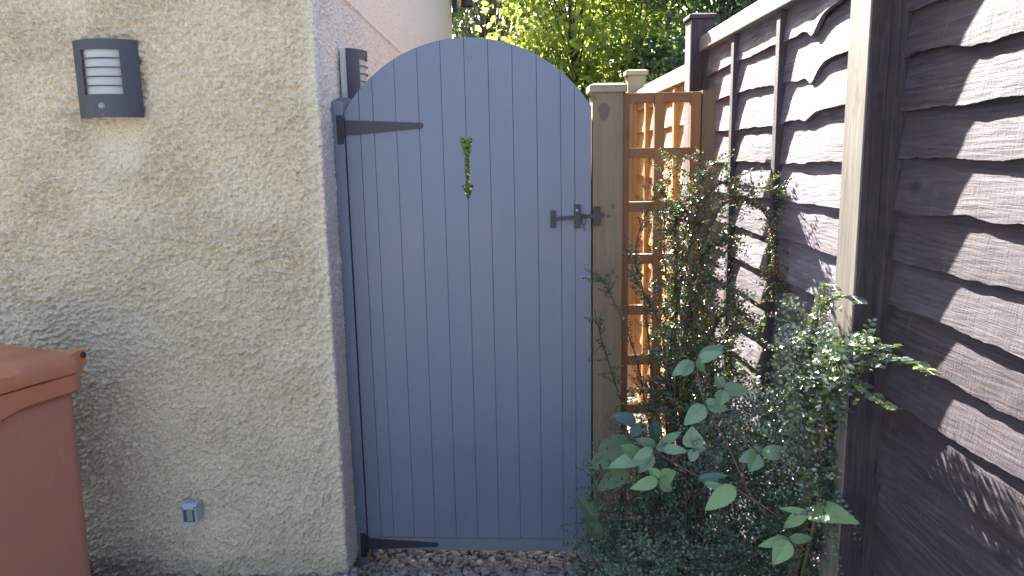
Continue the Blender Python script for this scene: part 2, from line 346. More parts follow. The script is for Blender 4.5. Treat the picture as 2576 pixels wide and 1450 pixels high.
# ------------------------------------------------------------------ house with roughcast walls
def house():
    root = empty('house', (-.65, 2.65, 0), 'house with cream roughcast front wall and side wall lightened for glare on the left', 'house')
    FY, SX = 2.65, -.65; rng = np.random.default_rng(3)
    us = list(np.arange(-2.4, -.007, .004)); nf = len(us)        # along the front, measured from the corner
    arc = list(np.linspace(0, 1, 9))
    side = list(np.concatenate([np.arange(.007, .75, .005), np.geomspace(.76, 6.65, 300)]))
    zs = np.concatenate([np.arange(.06, 2.62, .004), np.linspace(2.64, 3.7, 16)])
    base = []; nor = []
    for u in us: base.append((SX+u, FY)); nor.append((0, -1))
    for t in arc:
        a = t*math.pi/2; base.append((SX-.007+.007*math.sin(a), FY+.007-.007*math.cos(a))); nor.append((math.sin(a), -math.cos(a)))
    for u in side: base.append((SX, FY+u)); nor.append((1, 0))
    base = np.array(base); nor = np.array(nor); nu, nz = len(base), len(zs)
    arclen = np.concatenate([[0], np.cumsum(np.linalg.norm(np.diff(base, axis=0), axis=1))])
    # height field on a regular 4 mm grid, then sampled at the real positions
    NU, NZ = int(arclen[-1]/.004)+4, int(4.3/.004)+4
    def fr(cu, cv): return vnoise(NU, NZ, cu, cv, rng)
    warp = fr(9, 7)
    def bl(c, e): x = fr(c, e); return np.clip((x-.42)/.5, 0, 1)**.8       # separate crumbs of render
    h = .14*bl(3.6, 2.8)+.50*bl(2.1, 1.75)+.10*(1-np.abs(2*fr(5.4, 3.2)-1))+.55*bl(1.4, 1.25)+.14*warp
    mask = .55+.45*np.clip(fr(40, 34)*1.6-.2, 0, 1)
    h = np.clip(h, .12, 1.3)*mask*.0350+.004*fr(60, 50)
    iu = np.clip((arclen/.004).astype(int), 0, NU-1); iz = np.clip((zs/.004).astype(int), 0, NZ-1)
    H = h[iu][:, iz]
    sm = np.ones(nu); sidei = nf+len(arc); sm[sidei:] = np.clip(.30-np.array(side)*.02, .2, 1.0)
    sm[nf-14:nf] = np.linspace(1, .3, 14); sm[nf:sidei+1] = .3; H = H*sm[:, None]
    # smoothed trowelled patches under the two wall fittings
    X = np.broadcast_to(base[:, :1], H.shape); Z = np.broadcast_to(zs[None], H.shape)
    fm = (np.arange(nu) < nf)[:, None]
    for cx, cz, rx_, rz_ in ((-1.33, 1.72, .10, .12), (-1.17, .33, .14, .06)):
        w = np.exp(-(((X-cx)/rx_)**2+((Z-cz)/rz_)**2)**2)*fm; H = H*(1-.75*w)
    # a low rounded bead runs along the side wall, with smoother render over it
    bead = np.exp(-((zs-2.262)/.010)**2)*.010; H[sidei:] += bead[None]
    top = (zs > 2.262)[None]*np.ones((nu, 1)); top[:sidei] = 0; H = np.where(top > 0, H*.45+.002, H)
    V = np.empty((nu, nz, 3)); V[..., 0] = base[:, :1]+nor[:, :1]*H; V[..., 1] = base[:, 1:]+nor[:, 1:]*H; V[..., 2] = zs[None]
    V = V.reshape(-1, 3); a = (np.arange(nu-1)[:, None]*nz+np.arange(nz-1)[None]).ravel()
    F = np.stack([a, a+nz, a+nz+1, a+1], 1)
    me = bpy.data.meshes.new('roughcast_wall'); me.vertices.add(len(V)); me.vertices.foreach_set('co', (V-np.array([SX, FY, 0])).ravel())
    me.loops.add(F.size); me.loops.foreach_set('vertex_index', F.ravel())
    me.polygons.add(len(F)); me.polygons.foreach_set('loop_start', np.arange(len(F))*4); me.polygons.foreach_set('loop_total', np.full(len(F), 4))
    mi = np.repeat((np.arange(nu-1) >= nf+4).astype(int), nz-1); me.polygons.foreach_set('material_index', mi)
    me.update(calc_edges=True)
    link('roughcast_wall', me, [M['cream'], M['glare_rc']], root, smooth=True)
    # bulk of the building behind the render coat, the plain walls outside the frame and the roof
    mb = MB(); mb.box(-7, -.012, .012, 6.63, .02, 3.68); mb.build('masonry', M['glare_rc'], root)
    mb = MB(); mb.box(-7, -2.4, -.004, .008, .06, 3.7); mb.build('outer_wall', M['cream'], root)
    mb = MB(); mb.box(-7, .0015, -.0015, 6.66, -.02, .075); mb.build('plinth', M['plinth'], root)
    mb = MB(); mb.add([(-7.2, -.25, 3.7), (.22, -.25, 3.7), (.22, 6.9, 3.7), (-7.2, 6.9, 3.7), (-7.2, 3.3, 4.3), (-1.5, 3.3, 4.3)],
                      [(3, 2, 1, 0), (0, 1, 5, 4), (1, 2, 5), (2, 3, 4, 5), (3, 0, 4)]); mb.build('roof', M['roof'], root)
house()

# ------------------------------------------------------------------ wall lamps (built facing -Y, wall at y = 0)
def lamp(loc, rz, label):
    root = empty('wall_lamp', loc, label, 'lamp', 'slatted wall lamps', rz)
    Wd, Hh = .216, .250; ns = 24
    def cov(t): x = (t-.5)*Wd; return x, -.034-.058*math.cos((t-.5)*math.pi)**.8 if 0 < t < 1 else -.034   # curved front
    mb = MB()
    slots = [(.03+.003+i*.0292, .03+.003+i*.0292+.0255) for i in range(5)]     # measured down from the top
    tcols = np.linspace(0, 1, ns+1); w0, w1 = 5, 18                            # columns of the window
    zed = [0]; [zed.extend(s) for s in slots]; zed.append(Hh)
    th = .0035
    def P(t, z, back): x, y = cov(t); return (x*(1-(.03 if back else 0)), y+(th if back else 0), Hh/2-z)
    cells = [[True]*(len(zed)-1) for _ in range(ns)]
    for i in range(ns):
        for j in range(len(zed)-1):
            if w0 <= i <= w1 and j % 2 == 1: cells[i][j] = False
    for i in range(ns):
        for j in range(len(zed)-1):
            if not cells[i][j]: continue
            a = [P(tcols[i], zed[j], 0), P(tcols[i+1], zed[j], 0), P(tcols[i+1], zed[j+1], 0), P(tcols[i], zed[j+1], 0)]
            b = [P(tcols[i], zed[j], 1), P(tcols[i+1], zed[j], 1), P(tcols[i+1], zed[j+1], 1), P(tcols[i], zed[j+1], 1)]
            mb.add(a+b, [(3, 2, 1, 0), (4, 5, 6, 7)])
            for (di, dj, q) in ((0, -1, (0, 1, 5, 4)), (1, 0, (1, 2, 6, 5)), (0, 1, (2, 3, 7, 6)), (-1, 0, (3, 0, 4, 7))):
                u, v = i+di, j+dj
                if not (0 <= u < ns and 0 <= v < len(zed)-1) or not cells[u][v]: mb.add([(a+b)[k] for k in q], [(0, 1, 2, 3)])
    mb.build('cover', M['lampdark'], root)
    mb = MB(); mb.box(-.088, .088, -.031, -.002, -.112, .128, .004); mb.build('back_box', M['whiteplastic'], root)
    mb = MB()
    pts = [(((t-.5)*.150), -.026-.058*math.cos((t-.5)*math.pi*.73)) for t in np.linspace(0, 1, 13)]
    for a, b in zip(pts[:-1], pts[1:]): mb.add([(a[0], a[1], -.062), (b[0], b[1], -.062), (b[0], b[1], .1), (a[0], a[1], .1)], [(0, 1, 2, 3)])
    mb.add([(p[0], p[1], .1) for p in pts], [tuple(range(13))]); mb.add([(p[0], p[1], -.062) for p in pts], [tuple(range(13))])
    mb.build('diffuser', M['lens'], root)
    bm = bmesh.new(); bmesh.ops.create_uvsphere(bm, u_segments=20, v_segments=12, radius=.0115)
    for v in bm.verts: v.co = (v.co.x-.002, v.co.y*.6-.0915, v.co.z-.088)
    mb = MB(); mb.bm(bm); sn = mb.build('sensor', M['sensor'], root, True)
    mb = MB(); mb.tube([(-.002, -.0935, -.115), (-.002, -.0905, -.115)], .0022, 10); mb.build('screw', M['screw'], root)
    return root
p = at(266, 206, 2.565)
lamp((-1.334, 2.645, 1.912), 0, 'charcoal wall lamp with five pale slots and a sensor on the cream front wall')
lamp((-.643, 3.075, 1.925), R(90), 'charcoal wall lamp with white back box on the side wall, partly behind the gate')

# small grey box low on the front wall
def wallbox():
    root = empty('wall_box', (-1.195, 2.648, .37), 'small pale grey plastic box with a square recessed window low on the cream wall', 'wall box')
    mb = MB(); D = .075; w = .0275; z1, z0 = .036, -.038
    mb.box(-w, w, -D+.012, 0, z0, z1, .004); mb.build('body', M['greyplastic'], root)
    mb = MB()   # front frame
    for b in ((-w, -w+.006, z0, z1-.012), (w-.006, w, z0, z1-.012), (-w+.006, w-.006, z0, z0+.007), (-w+.006, w-.006, z1-.018, z1-.012)):
        mb.box(b[0], b[1], -D, -D+.0118, b[2], b[3], .001)
    bm = prism([(-w, 0), (w, 0), (w, .012), (-w, .012)], 0, 1); bm.free()
    mb.add([(-w, -D, z1-.012), (w, -D, z1-.012), (w, -D+.012, z1-.0015), (-w, -D+.012, z1-.0015), (-w, -D+.0118, z1-.012), (w, -D+.0118, z1-.012)],
           [(0, 1, 2, 3), (0, 3, 4), (1, 5, 2)])
    mb.build('front_frame', M['greyplastic'], root)
    mb = MB(); mb.box(-w+.006, w-.006, -D+.009, -D+.0117, z0+.007, z1-.018); mb.build('recess', M['boxdark'], root)
    mb = MB(); mb.box(-.010, .012, -D+.004, -D+.0088, z0+.010, z1-.021, .0015); mb.build('window', M['boxlens'], root)
    for x in (-w+.004, w-.004):
        mb = MB(); mb.box(x-.003, x+.003, -D-.0005, -D+.004, z1-.0135, z1-.008, .0008); mb.build('screw', M['boxdark'], root)
    mb = MB(); mb.box(-.016, .016, -D-.001, -D+.003, z0-.0035, z0-.0003, .0008); mb.build('catch', M['whiteplastic'], root)
    for q in ((.017, -.052, -.050, .0006), (.012, -.034, -.032, .0006), (.001, -.01, 0, .004)):
        mb = MB(); mb.box(-q[0], q[0], q[1], q[2], z1-.0004, z1+q[3]); mb.build('ridge', M['sensor'], root)
wallbox()

# ------------------------------------------------------------------ gate, gate posts
GL, GR = Vector((-.600, 2.83, 0)), Vector((.296, 2.775, 0)); GW = (GR-GL).length; GA = math.atan2(GR.y-GL.y, GR.x-GL.x)
ZB, ZE, ZP = .079, 1.806, 2.055
def gate():
    root = empty('garden_gate', GL, 'tall blue-grey boarded gate with arched top and an arrow-shaped cut-out', 'gate', None, GA)
    sag = ZP-ZE; rr = ((GW/2)**2+sag**2)/(2*sag); cz = ZP-rr; cx = GW/2
    top = lambda x: cz+math.sqrt(max(0, rr*rr-(x-cx)**2))
    gx = [0, .061, .118, .211, .305, .4, .4956, .591, .687, .783, .878, .934, 1]; gx = [g*GW for g in gx]
    hc = gx[6]
    # half outline of the cut-out arrow: distance from its centre line, height
    hole = [(0, 1.474), (.0210, 1.530), (.0150, 1.536), (.0082, 1.531), (.0082, 1.632), (.0155, 1.665), (.0225, 1.692), (.0205, 1.703), (.010, 1.705), (.0, 1.696)]
    mb = MB(); T = .014
    for i in range(12):
        x0, x1 = gx[i]+.0003, gx[i+1]-.0003
        z0 = ZB+.052 if i < 10 else ZB
        if i == 0: z0 = ZB+.052
        if i in (1,): pass
        pl = [(x0, z0), (x1, z0)]
        if i == 5: pl += [(x1-d, z) if d > 0 else (x1, z) for d, z in hole]
        ts = np.linspace(x1, x0, 9)
        pl += [(x, top(x)) for x in ts]
        if i == 6: pl += [(x0+d, z) for d, z in hole[::-1]]
        y0 = .0018 if 0 < i < 10 else 0
        mb.bm(prism(pl, y0, T, .0016))
    mb.build('boarding', M['gate'], root)
    mb = MB(); mb.bm(prism([(.0005, ZB), (gx[10]-.0005, ZB), (gx[10]-.0005, ZB+.0505), (.0005, ZB+.0505)], -.0012, T, .0025)); mb.build('bottom_rail', M['gate'], root)
    # frame on the back: backing strips behind the joints, stiles, rails and a curved head
    mb = MB()
    for i in (1, 2, 3, 4, 5, 7, 8, 9, 10, 11):
        mb.box(gx[i]-.008, gx[i]+.008, T+.0004, T+.006, ZB+.06, top(gx[i])-.03)
    mb.box(hc-.008, hc+.008, T+.0004, T+.006, ZB+.06, 1.465); mb.box(hc-.008, hc+.008, T+.0004, T+.006, 1.715, top(hc)-.03)
    mb.build('joint_strip', M['gate'], root)
    for a, b in ((.002, .085), (GW-.087, GW-.002)):
        mb = MB(); mb.box(a, b, T+.0065, T+.048, ZB+.002, ZE-.03, .003); mb.build('stile', M['gate'], root)
    for z in (ZB+.01, 1.0, 1.36):
        mb = MB(); mb.box(.088, GW-.09, T+.0065, T+.046, z, z+.09, .003); mb.build('rail', M['gate'], root)
    # T hinges
    def hinge(zc, xt, dz, h0, h1, round_):
        h = MB(); pts = []
        pl = [(.002, zc-h0), (xt-.006, zc+dz-h1)] + ([(xt-.006+h1*math.sin(a), zc+dz-h1*math.cos(a)) for a in np.linspace(.3, math.pi-.3, 7)] if round_ else [(xt, zc+dz-h1+.004), (xt, zc+dz+h1-.004)]) + [(xt-.006, zc+dz+h1), (.002, zc+h0)]
        h.bm(prism(pl, -.0065, -.0022, .0008)); st = h.build('hinge_strap', M['iron'], root)
        for f in (.12, .45, .93):
            s = MB(); s.tube([(f*xt, -.009, zc+dz*f), (f*xt, -.006, zc+dz*f)], .0042, 10); s.build('bolt', M['iron'], st)
        h = MB(); h.box(-.030, -.006, -.008, -.0025, zc-.058, zc+.046, .001); pt = h.build('hinge_plate', M['iron'], root)
        h = MB(); h.tube([(-.0035, -.007, zc-.035), (-.0035, -.007, zc+.035)], .0048, 10); h.build('hinge_pin', M['iron'], root)
        for z in (-.045, .03):
            s = MB(); s.tube([(-.019, -.0105, zc+z), (-.019, -.0078, zc+z)], .004, 10); s.build('screw', M['iron'], pt)
    hinge(1.748, .285, .003, .0275, .0095, True); hinge(ZB+.026, .285, -.001, .024, .0085, False)
    # latch: two plates and the sliding bar (the keep is on the oak-coloured post)
    g = lambda x, y: ((at(x, y, 2.79).x-GL.x)/math.cos(GA), at(x, y, 2.79).z)
    lt = MB(); (a0, z1), (a1, z0) = g(1384, 530), g(1398, 573); lt.box(a0, a1, -.008, -.0022, z0, z1, .001); l0 = lt.build('latch_plate', M['iron'], root)
    lt = MB(); (b0, z1), (b1, z0) = g(1443, 515), g(1459, 573); lt.box(b0, b1, -.016, -.0022, z0, z1, .001); l1 = lt.build('latch_plate', M['iron'], root)
    s = MB(); q = g(1450, 528); s.tube([(q[0], -.0185, q[1]), (q[0], -.0155, q[1])], .004, 12); s.build('screw', M['screw'], l1)
    (p0, pz), (p1, qz) = g(1390, 551), g(1518, 540)
    lt = MB(); lt.add([(p0, -.013, pz-.007), (p1, -.013, qz-.007), (p1, -.013, qz+.006), (p0, -.013, pz+.006), (p0, -.009, pz-.007), (p1, -.009, qz-.007), (p1, -.009, qz+.006), (p0, -.009, pz+.006)],
                      [(0, 1, 2, 3), (7, 6, 5, 4), (0, 4, 5, 1), (1, 5, 6, 2), (2, 6, 7, 3), (3, 7, 4, 0)])
    lt.build('latch_bar', M['iron'], root)
    lt = MB(); q = g(1467, 547); lt.tube([(q[0]+.009*math.cos(t), -.016, q[1]-.006+.020*math.sin(t)) for t in np.linspace(0, 6.28, 15)], .0016, 6); lt.tube([(q[0]+.001, -.016, q[1]-.03), (q[0]+.002, -.016, q[1]-.05)], .0016, 6)
    lt.build('latch_ring', M['iron'], root)
gate()

def post(name, x0, x1, y0, y1, z1, m, label, cap=None, bev=0, group=None):
    root = empty(name, ((x0+x1)/2, (y0+y1)/2, 0), label, 'post', group); w, d = (x1-x0)/2, (y1-y0)/2
    bm = bmesh.new(); bmesh.ops.create_cube(bm, size=1)
    for v in bm.verts: v.co = (v.co.x*2*w, v.co.y*2*d, (v.co.z+.5)*(z1+.05)-.05)
    bmesh.ops.bevel(bm, geom=[e for e in bm.edges if abs(e.verts[0].co.z-e.verts[1].co.z) > .1], offset=.004, segments=3, affect='EDGES', profile=.5)
    if bev:
        tops = [f for f in bm.faces if f.normal.z > .9]; r = bmesh.ops.inset_region(bm, faces=tops, thickness=bev, depth=bev*.55)
    mb = MB(); mb.bm(bm); mb.build('shaft', m, root)
    if cap:
        o, h, cm = cap; mb = MB()
        mb.box(-w-o, w+o, -d-o, d+o, z1+.0005, z1+h, .004)
        a = [(-w-o+.006, -d-o+.006), (w+o-.006, -d-o+.006), (w+o-.006, d+o-.006), (-w-o+.006, d+o-.006)]
        mb.add([(x, y, z1+h+.0003) for x, y in a]+[(x*.8, y*.8, z1+h+.006) for x, y in a], [(0, 1, 5, 4), (1, 2, 6, 5), (2, 3, 7, 6), (3, 0, 4, 7), (4, 5, 6, 7)])
        mb.build('cap', cm, root)
    return root
post('gate_post', -.6465, -.604, 2.828, 2.90, 1.842, M['gate'], 'slim blue-grey painted post carrying the hinges beside the glare-lightened side wall', None, .008)
hp = bpy.data.objects['gate_post']
mb = MB(); x0, x1, y0, y1, zt = -.645, -.578, 2.905, 2.965, 1.862
mb.box(x0, x1, y0, y1, 0, zt-.03, .002); mb.add([(x0, y0, zt-.0298), (x1, y0, zt-.0298), (x1, y1, zt-.0298), (x0, y1, zt-.0298), (x0+.004, y0+.01, zt), (x1-.022, y0+.01, zt), (x1-.022, y1-.01, zt), (x0+.004, y1-.01, zt)],
   [(0, 1, 5, 4), (1, 2, 6, 5), (2, 3, 7, 6), (3, 0, 4, 7), (4, 5, 6, 7)])
o = mb.build('backing_timber', M['gate'], hp); o.location = -hp.location
wp = post('gate_post', .3015, .412, 2.775, 2.885, 1.852, M['post_wood'], 'stout pale brown timber post with a flat cap on the latch side of the gate', (.012, .028, M['cap_wood']), 0)
def rel(root, mb, name, m):      # a part given in world coordinates
    o = mb.build(name, m, root); o.location = -root.location; return o
mb = MB(); (a, b) = at(1493, 521, 2.77), at(1508, 568, 2.77); mb.box(a.x, b.x, 2.760, 2.7735, b.z, a.z, .001)
rel(wp, mb, 'latch_keep', M['iron'])
# knots in the post face: real discs of darker end grain, very slightly proud
km = mat('knot_wood', (.10, .075, .055), .6); n = N(km)
w_ = n.n('ShaderNodeTexWave', wave_type='RINGS', rings_direction='Y'); w_.inputs['Scale'].default_value = 60; w_.inputs['Distortion'].default_value = 2
n.l(n.coord(), w_.inputs['Vector']); n.base(n.ramp(w_.outputs['Fac'], [(0, (.10, .072, .052)), (1, (.13, .098, .07))]))
for (kx, ky, rx_, rz_) in ((1519, 282, .020, .034), (1496, 247, .006, .008), (1517, 540, 0, 0), (1531, 545, .008, .006), (1541, 520, .007, .011)):
    if rx_ == 0: continue
    c = at(kx, ky, 2.7745); mb = MB()
    mb.add([(c.x+rx_*math.cos(t)*(1+.15*math.sin(3*t)), 2.7746, c.z+rz_*math.sin(t)*(1+.1*math.cos(2*t))) for t in np.linspace(0, 6.283, 25)[:-1]], [tuple(range(24))])
    rel(wp, mb, 'knot', km)

# ------------------------------------------------------------------ trellis and its post
def trellis():
    root = empty('trellis', (.55, 2.82, 0), 'orange-brown timber trellis panel with square openings between gate post and fence', 'trellis')
    X = lambda px: at(px, 300, 2.80).x
    for a, b in ((1562.5, 1584), (1647, 1672), (1738, 1764)):
        mb = MB(); mb.box(X(a), X(b), 2.80, 2.832, .06, 1.852, .002); rel(root, mb, 'stile', M['trellis'])
    zt = 1.852
    for k in range(10):
        z1 = zt-k*.1955
        for a, b in ((1584, 1647), (1672, 1738)):
            mb = MB(); mb.box(X(a)+.0002, X(b)-.0002, 2.803, 2.829, z1-.036-(.002 if k else 0), z1-.001, .0015); rel(root, mb, 'crossbar', M['trellis_h'])
    return root
trellis()
post('trellis_post', at(1767, 300, 2.79).x, at(1800, 300, 2.79).x, 2.79, 2.85, 1.856, M['trellis_post'], 'brown square timber post between the trellis and the dark fence', None, 0)

# ------------------------------------------------------------------ lapped board fence panels along X = .85
FX = .85
def panel(name, label, y0, y1, zl, mboard, mvert, mrail, battens, rail_z=(2.052, 2.112), seed=1, bz=.10, special=None, frame=True, group=None, amp=1.0):
    root = empty(name, (FX, (y0+y1)/2, 0), label, 'fence', group)
    mb = MB(); ny = max(30, int((y1-y0)/.008)); ys = np.linspace(y0, y1, ny+1)
    for k, z in enumerate(zl):
        zt = (zl[k-1] if k else z+.12)+.03
        rows = 7; vs = []
        for y in ys:
            e = z+amp*(.007*n1(y, 2.2, seed+k)+.0045*n1(y, 7, seed+k+9)+.0018*n1(y, 28, seed+k+20)+.0008*n1(y, 90, seed+k+31))
            if special: e += special(k, y)
            bow = .003*n1(y, 3, seed+k+40)
            for r in range(rows):
                t = r/(rows-1); zz = e+(zt-e)*t
                xo = FX-.022+.020*t+bow*(1-t)-.002*math.sin(t*3.1)+.0008*n1(y*1+t*.7, 22, seed+k+5)
                vs.append((xo, y, zz))
            vs.append((FX-.022+bow+.0125, y, e+.0006*n1(y, 140, k)))      # the thick underside
        fs = []; R1 = rows+1
        for i in range(ny):
            for r in range(rows-1): fs.append((i*R1+r, i*R1+r+1, (i+1)*R1+r+1, (i+1)*R1+r))
            fs.append((i*R1+rows, i*R1, (i+1)*R1, (i+1)*R1+rows))
        mb.add(vs, fs)
    b = rel(root, mb, 'boarding', mboard)
    mb = MB(); mb.box(FX+.006, FX+.012, y0, y1, bz, rail_z[0]); rel(root, mb, 'backing', mboard)
    for (c, w, p, m) in battens:
        mb = MB(); mb.box(FX-p-.004, FX-.004 if p < .05 else FX+.03, c-w/2, c+w/2, bz, rail_z[0]-.0005, .002); rel(root, mb, 'batten', m)
    mb = MB(); mb.box(FX-.045, FX+.03, y0+.001, y1-.001, rail_z[0], rail_z[1], .004); rel(root, mb, 'top_rail', mrail)
    mb = MB(); mb.box(FX-.03, FX+.03, y0, y1, 0, bz-.001, .003); rel(root, mb, 'gravel_board', mvert)
    return root
def spec1(k, y):
    if k > 3: return 0
    s = y-(2.135 if k < 2 else 2.16); a = (1.0, .95, .5, .12)[k]
    return a*(-.020*math.exp(-(s/.030)**2)+.042*(1/(1+math.exp((s+.055)/.022))))
zfar = [1.955-.1175*k for k in range(16)]
panel('lapped_fence', 'dark brown wavy-edged lapped fence panel between two dark posts, sunlit behind the shrub', 1.775, 3.30, zfar, M['dark_far'], M['dark_fv'], M['rail_w'],
      [(2.845, .034, .030, M['dark_fv']), (2.372, .034, .030, M['dark_fv']), (3.27, .03, .026, M['dark_fv']), (1.80, .04, .026, M['dark_fv'])], seed=3, special=spec1, group='dark lapped fence panels')
znear = [1.926-.1045*k for k in range(17)]
panel('lapped_fence', 'dark brown lapped fence panel nearest the camera, right of the pale-edged post', -.15, 1.668, znear, M['dark'], M['dark_v'], M['dark'],
      [(1.650, .034, .034, M['dark_v']), (.9, .034, .03, M['dark_v']), (.45, .034, .03, M['dark_v'])], seed=31, amp=1.35, group='dark lapped fence panels')
# posts of the dark fence
def fpost(y0, y1, z1, label, cap, front=None):
    r = post('fence_post', .775, .865, y0, y1, z1, M['dark_v'], label, cap, 0, 'dark fence posts')
    if front: mb = MB(); mb.box(.7695, .7747, y0+.002, y1-.001, .02, z1-.003, .0015); rel(r, mb, 'lit_side_strip', front)  # thin paler strip paints the post's sunlit side
    return r
fpost(1.670, 1.772, 2.30, 'dark fence post with its sunlit side painted as a pale strip between the two dark panels', None, M['lit_face'])
fpost(3.302, 3.40, 2.185, 'dark capped fence post standing above the trellis where the orange fence begins', (.014, .018, M['dark_v']), M['rail_w'])
# newer orange fence beyond
zo = [1.90-.135*k for k in range(13)]
def ob(y0, y1, k): return [(y0+.02+(y1-y0-.04)*i/k, .036, .034, M['orange_v']) for i in range(k+1)]
panel('lapped_fence', 'orange lapped fence panel with pale top rail, directly behind the trellis', 3.402, 5.03, zo, M['orange'], M['orange_v'], M['pale_rail'], ob(3.402, 5.03, 4), (1.955, 2.02), 51, .1, group='new orange fence panels', amp=.6)
panel('lapped_fence', 'orange lapped fence panel further off, beyond the pale capped post', 5.14, 6.9, zo, M['orange'], M['orange_v'], M['pale_rail'], ob(5.14, 6.9, 4), (1.955, 2.02), 71, .1, group='new orange fence panels', amp=.6)
post('fence_post', .775, .89, 5.032, 5.138, 2.13, M['pale_wood'], 'pale new timber post with flat cap rising behind the latch post', (.014, .03, M['pale_rail']), 0)

# ------------------------------------------------------------------ wheelie bin
def wheelie():
    f = Vector((-.40, -.915, 0)); ang = math.atan2(f.y, f.x)+math.pi/2      # local -Y is the front
    root = empty('wheelie_bin', (-1.335, 2.235, 0), 'terracotta brown plastic wheelie bin with curved lid standing against the cream wall', 'wheelie bin', None, ang)
    # local frame: x to the right when seen from the front; back face at y = 0, right-hand side (towards the gate) at x = 0
    # seen side is x = 0, the bin runs to x = -.47 and forward to y = -.56
    def ring(z, t, ins=0, r=.035, seg=5):
        x1, x0 = -.004-t*.018-ins, -.47+.004+t*.018+ins; y1, y0 = -.004-t*.006-ins, -.56+.02+t*.07+ins
        pts = []
        for cx, cy, a0 in ((x1-r, y1-r, 0), (x0+r, y1-r, 90), (x0+r, y0+r, 180), (x1-r, y0+r, 270)):
            if pts:      # points along the straight side
                p0 = pts[-1]; p1 = (cx+r*math.cos(R(a0)), cy+r*math.sin(R(a0)))
                pts += [(p0[0]+(p1[0]-p0[0])*j/14, p0[1]+(p1[1]-p0[1])*j/14, z) for j in range(1, 14)]
            for k in range(seg+1):
                a = R(a0+90*k/seg); pts.append((cx+r*math.cos(a), cy+r*math.sin(a), z))
        p0, p1 = pts[-1], pts[0]
        pts += [(p0[0]+(p1[0]-p0[0])*j/30, p0[1]+(p1[1]-p0[1])*j/30, z) for j in range(1, 30)]
        return pts
    def loft(mb, rings, cap0=True, cap1=True):
        nn = len(rings[0]); vs = [p for r_ in rings for p in r_]
        fs = [(i*nn+k, i*nn+(k+1) % nn, (i+1)*nn+(k+1) % nn, (i+1)*nn+k) for i in range(len(rings)-1) for k in range(nn)]
        if cap0: fs.append(tuple(range(nn))[::-1])
        if cap1: fs.append(tuple((len(rings)-1)*nn+k for k in range(nn)))
        mb.add(vs, fs)
    mb = MB(); loft(mb, [ring(.04, 1.1), ring(.06, 1.0), ring(.3, .8), ring(.6, .5), ring(.9, .1), ring(.97, 0)])
    mb.build('body', M['bin'], root, True)
    # collar under the lid, deepening towards the front on the side, as a swept band
    def side_low(y): t = min(1, max(0, (-y-.16)/.30)); return .975-.075*(t*t*(3-2*t))-.02
    mb = MB(); outer = ring(1.02, -1.5); nn = len(outer)
    r0 = [(x, y, side_low(y)) for x, y, _ in ring(0, -.2)]; r1 = [(x, y, side_low(y)-.002) for x, y, _ in ring(0, -.75)]
    r2 = [(x, y, side_low(y)+.008) for x, y, _ in outer]; r3 = [(x, y, 1.012) for x, y, _ in outer]; r4 = [(x, y, 1.018) for x, y, _ in ring(0, -.9)]
    loft(mb, [r0, r1, r2, r3, r4], False, True); mb.build('collar', M['binlid'], root, True).data.set_sharp_from_angle(angle=R(32))
    # lid: low dome with overhanging skirt
    mb = MB()
    def lz(y, base, rise): return base+rise*math.sin(min(1, max(0, (-y)/.60))*math.pi)
    rr = []
    for t, ins, base, rise in ((-1.9, 0, 1.020, 0), (-2.0, 0, 1.027, .004), (-1.9, 0, 1.052, .010), (-1.3, .0, 1.070, .014), (-.3, .02, 1.076, .011), (0, .045, 1.080, .012), (0, .058, 1.090, .012), (0, .072, 1.093, .013), (0, .19, 1.095, .016)):
        sc = [max(0, 1-((y+.30)/.115)**2) if x > -.1 else 0 for x, y, _ in ring(0, t, ins, .035 if ins < .05 else .02)]   # scooped hand hold
        dp = {1.070: .030, 1.076: .046, 1.080: .034}.get(base, 0)
        rr.append([(x-dp*q**.6, y, lz(y, base, rise)-(.016*q if base in (1.076, 1.080) else 0)) for (x, y, _), q in zip(ring(0, t, ins, .035 if ins < .05 else .02), sc)])
    loft(mb, rr, True, True); lid = mb.build('lid', M['binlid'], root, True); lid.data.set_sharp_from_angle(angle=R(32))
    # hinge lugs, pin, rear handle bar
    for x in (.005, -.475):
        mb = MB(); mb.bm(prism([(-.06, 1.0), (.035, 1.012), (.052, 1.040), (.052, 1.078), (.030, 1.084), (-.06, 1.06)], -.014, .014, .003)); lug = mb.build('hinge_lug', M['binlid'], root)
        lug.rotation_euler = (0, 0, R(90)); lug.location = (x, -.028, 0)
        mb = MB(); mb.tube([(x-.02, .010, 1.066), (x+.020, .010, 1.064)], .0085, 14); mb.build('hinge_pin', M['rubber'], root, True)
    mb = MB(); mb.tube([(-.455, .010, 1.052), (-.015, .010, 1.052)], .013, 12); mb.build('handle', M['bin'], root, True)
    for x in (-.008, -.462):
        mb = MB(); mb.tube([(x-.022, .05, .125), (x+.022, .05, .125)], .118, 32); w = mb.build('wheel', M['rubber'], root, True)
        mb = MB(); mb.tube([(x-.025, .05, .125), (x+.026, .05, .125)], .055, 24); mb.build('hub', M['lampdark'], w)
    mb = MB(); mb.tube([(-.43, .05, .125), (-.04, .05, .125)], .012, 10); mb.build('axle', M['screw'], root)
wheelie()

